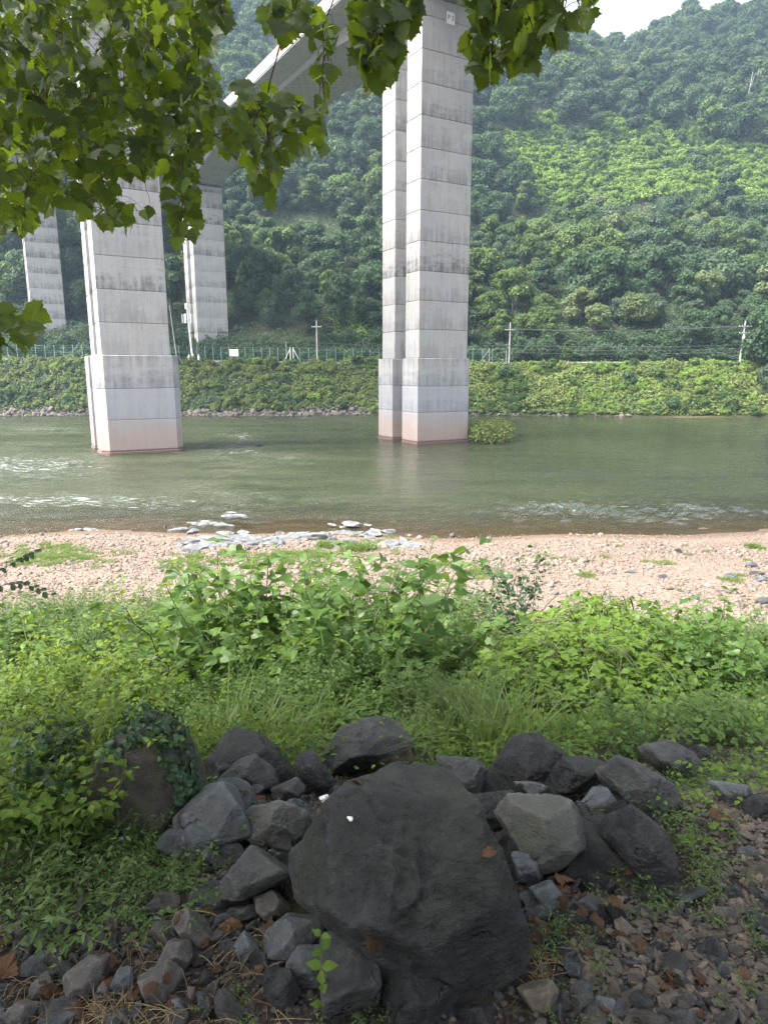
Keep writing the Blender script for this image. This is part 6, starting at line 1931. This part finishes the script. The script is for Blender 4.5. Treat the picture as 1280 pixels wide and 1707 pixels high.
for i in big:
    tip = norm(LT[i]); side = norm(np.cross(tip, LN[i])); nn = np.cross(side, tip)
    o = bpy.data.objects.new('leaf', LM[int(rng.integers(4))])
    COL.objects.link(o)
    o.parent = plane
    Mx = Matrix(np.column_stack([side * LS[i], tip * LS[i], nn * LS[i]]).tolist()).to_4x4()
    Mx.translation = Vector(LP[i] - off)
    o.matrix_local = Mx
mb = MB()
r4 = rng.integers(0, 4, len(LP))
for k in range(4):
    s_ = ~isbig & (r4 == k)
    V, F = place(LEAF[k], LP[s_] - off, LT[s_], LN[s_], LS[s_])
    mb.add(V, T=F)
stuff(link('foliage', mb.mesh('foliage', M['plane'], True), plane))
# the crown above and behind the viewpoint, which shades the bank top
n = 12000
D = norm(rng.normal(size=(n, 3)))
P = np.array([-1.6, -2.9, 11.6]) + D * [6.4, 4.2, 2.4] * (rng.random(n) ** .4)[:, None]
el = (P[:, 2] - 7) / np.maximum(P[:, 1], .01)
P = P[(P[:, 1] < .3) | (el > .95)]
P2_ = np.column_stack([rng.uniform(-7.5, -1.2, 9000), rng.uniform(-2.2, 3.2, 9000), rng.uniform(8.0, 12.5, 9000)])  # added unseen leaf volume at left, blocks sun from boughs and bank
P2_ = P2_ = P2_[:4800]
P2_ = P2_[(P2_[:, 0] < -.66 * np.maximum(P2_[:, 1], 0) - .55) | ((P2_[:, 2] - 7) > .95 * np.maximum(P2_[:, 1], 0) + 1.2)]
P = np.vstack([P, P2_])
n = len(P)
N = norm(rng.normal(0, .5, (n, 3)) + [0, 0, 1]); a = rng.uniform(0, 6.28, n)
V, F = place(CARD, P - off, np.column_stack([np.cos(a), np.sin(a), -.4 + 0 * a]), N, rng.uniform(.14, .22, n), 1.3)
stuff(link('crown_and_shade_leaves', MB().add(V, T=F).mesh('crown_and_shade_leaves', M['plane']), plane))

# arching sprig reaching in over the beach at the picture edge
t = None
for q, (pts, y0, nl, lb) in enumerate((([(-60, 965), (0, 950), (35, 930), (58, 920)], 3.4, 15, 'arching sprig of small round leaves over the gravel, upper of two'), ([(-60, 1000), (0, 977), (45, 975), (85, 992)], 3.4, 17, 'arching sprig of small round leaves over the gravel, lower of two'))):
    pth = curve([at_y(px, py, y0) for px, py in pts], 7)
    t = thing('leafy_sprig', lb, 'plant', tuple(pth[0]))
    base = np.array([pth[0][0] - .2, y0, gz(pth[0][0] - .2, y0)])
    sm = MB(); tube(sm, np.vstack([curve([base, base * .5 + pth[0] * .5 + [-.08, 0, .1], pth[0]], 6)[:-1], pth]) - pth[0], .003, .001, 5)
    link('stem', sm.mesh('stem', M['twig']), t)
    ii = np.linspace(2, len(pth) - 1, nl).astype(int)
    a = np.where(np.arange(nl) % 2 == 0, 1, -1)
    T = np.column_stack([.4 + 0 * a, .3 * a, .35 * a - .3])
    N = np.column_stack([rng.normal(0, .3, nl), -.5 + 0 * a, .8 + 0 * a])
    V, F = place(ROUND, pth[ii] - pth[0], T, N, rng.uniform(.028, .042, nl), .9)
    link('foliage', MB().add(V, T=F).mesh('foliage', M['ivy']), t)
# ------------------------------------------------------------------ summer haze in the valley
mb = MB(); box(mb, (0, 200, 113.0), (900, 660, 234))
hz = link('haze', mb.mesh('haze', None))
hz['kind'] = 'stuff'
m = mat('valley_haze'); g = G(m)
vol = g.n('VolumePrincipled')
vol.inputs['Color'].default_value = (0.56, 0.77, 1.0, 1)
vol.inputs['Density'].default_value = 0.00040
vol.inputs['Anisotropy'].default_value = 0.2
g.out(vol=vol)
hz.data.materials.append(m)
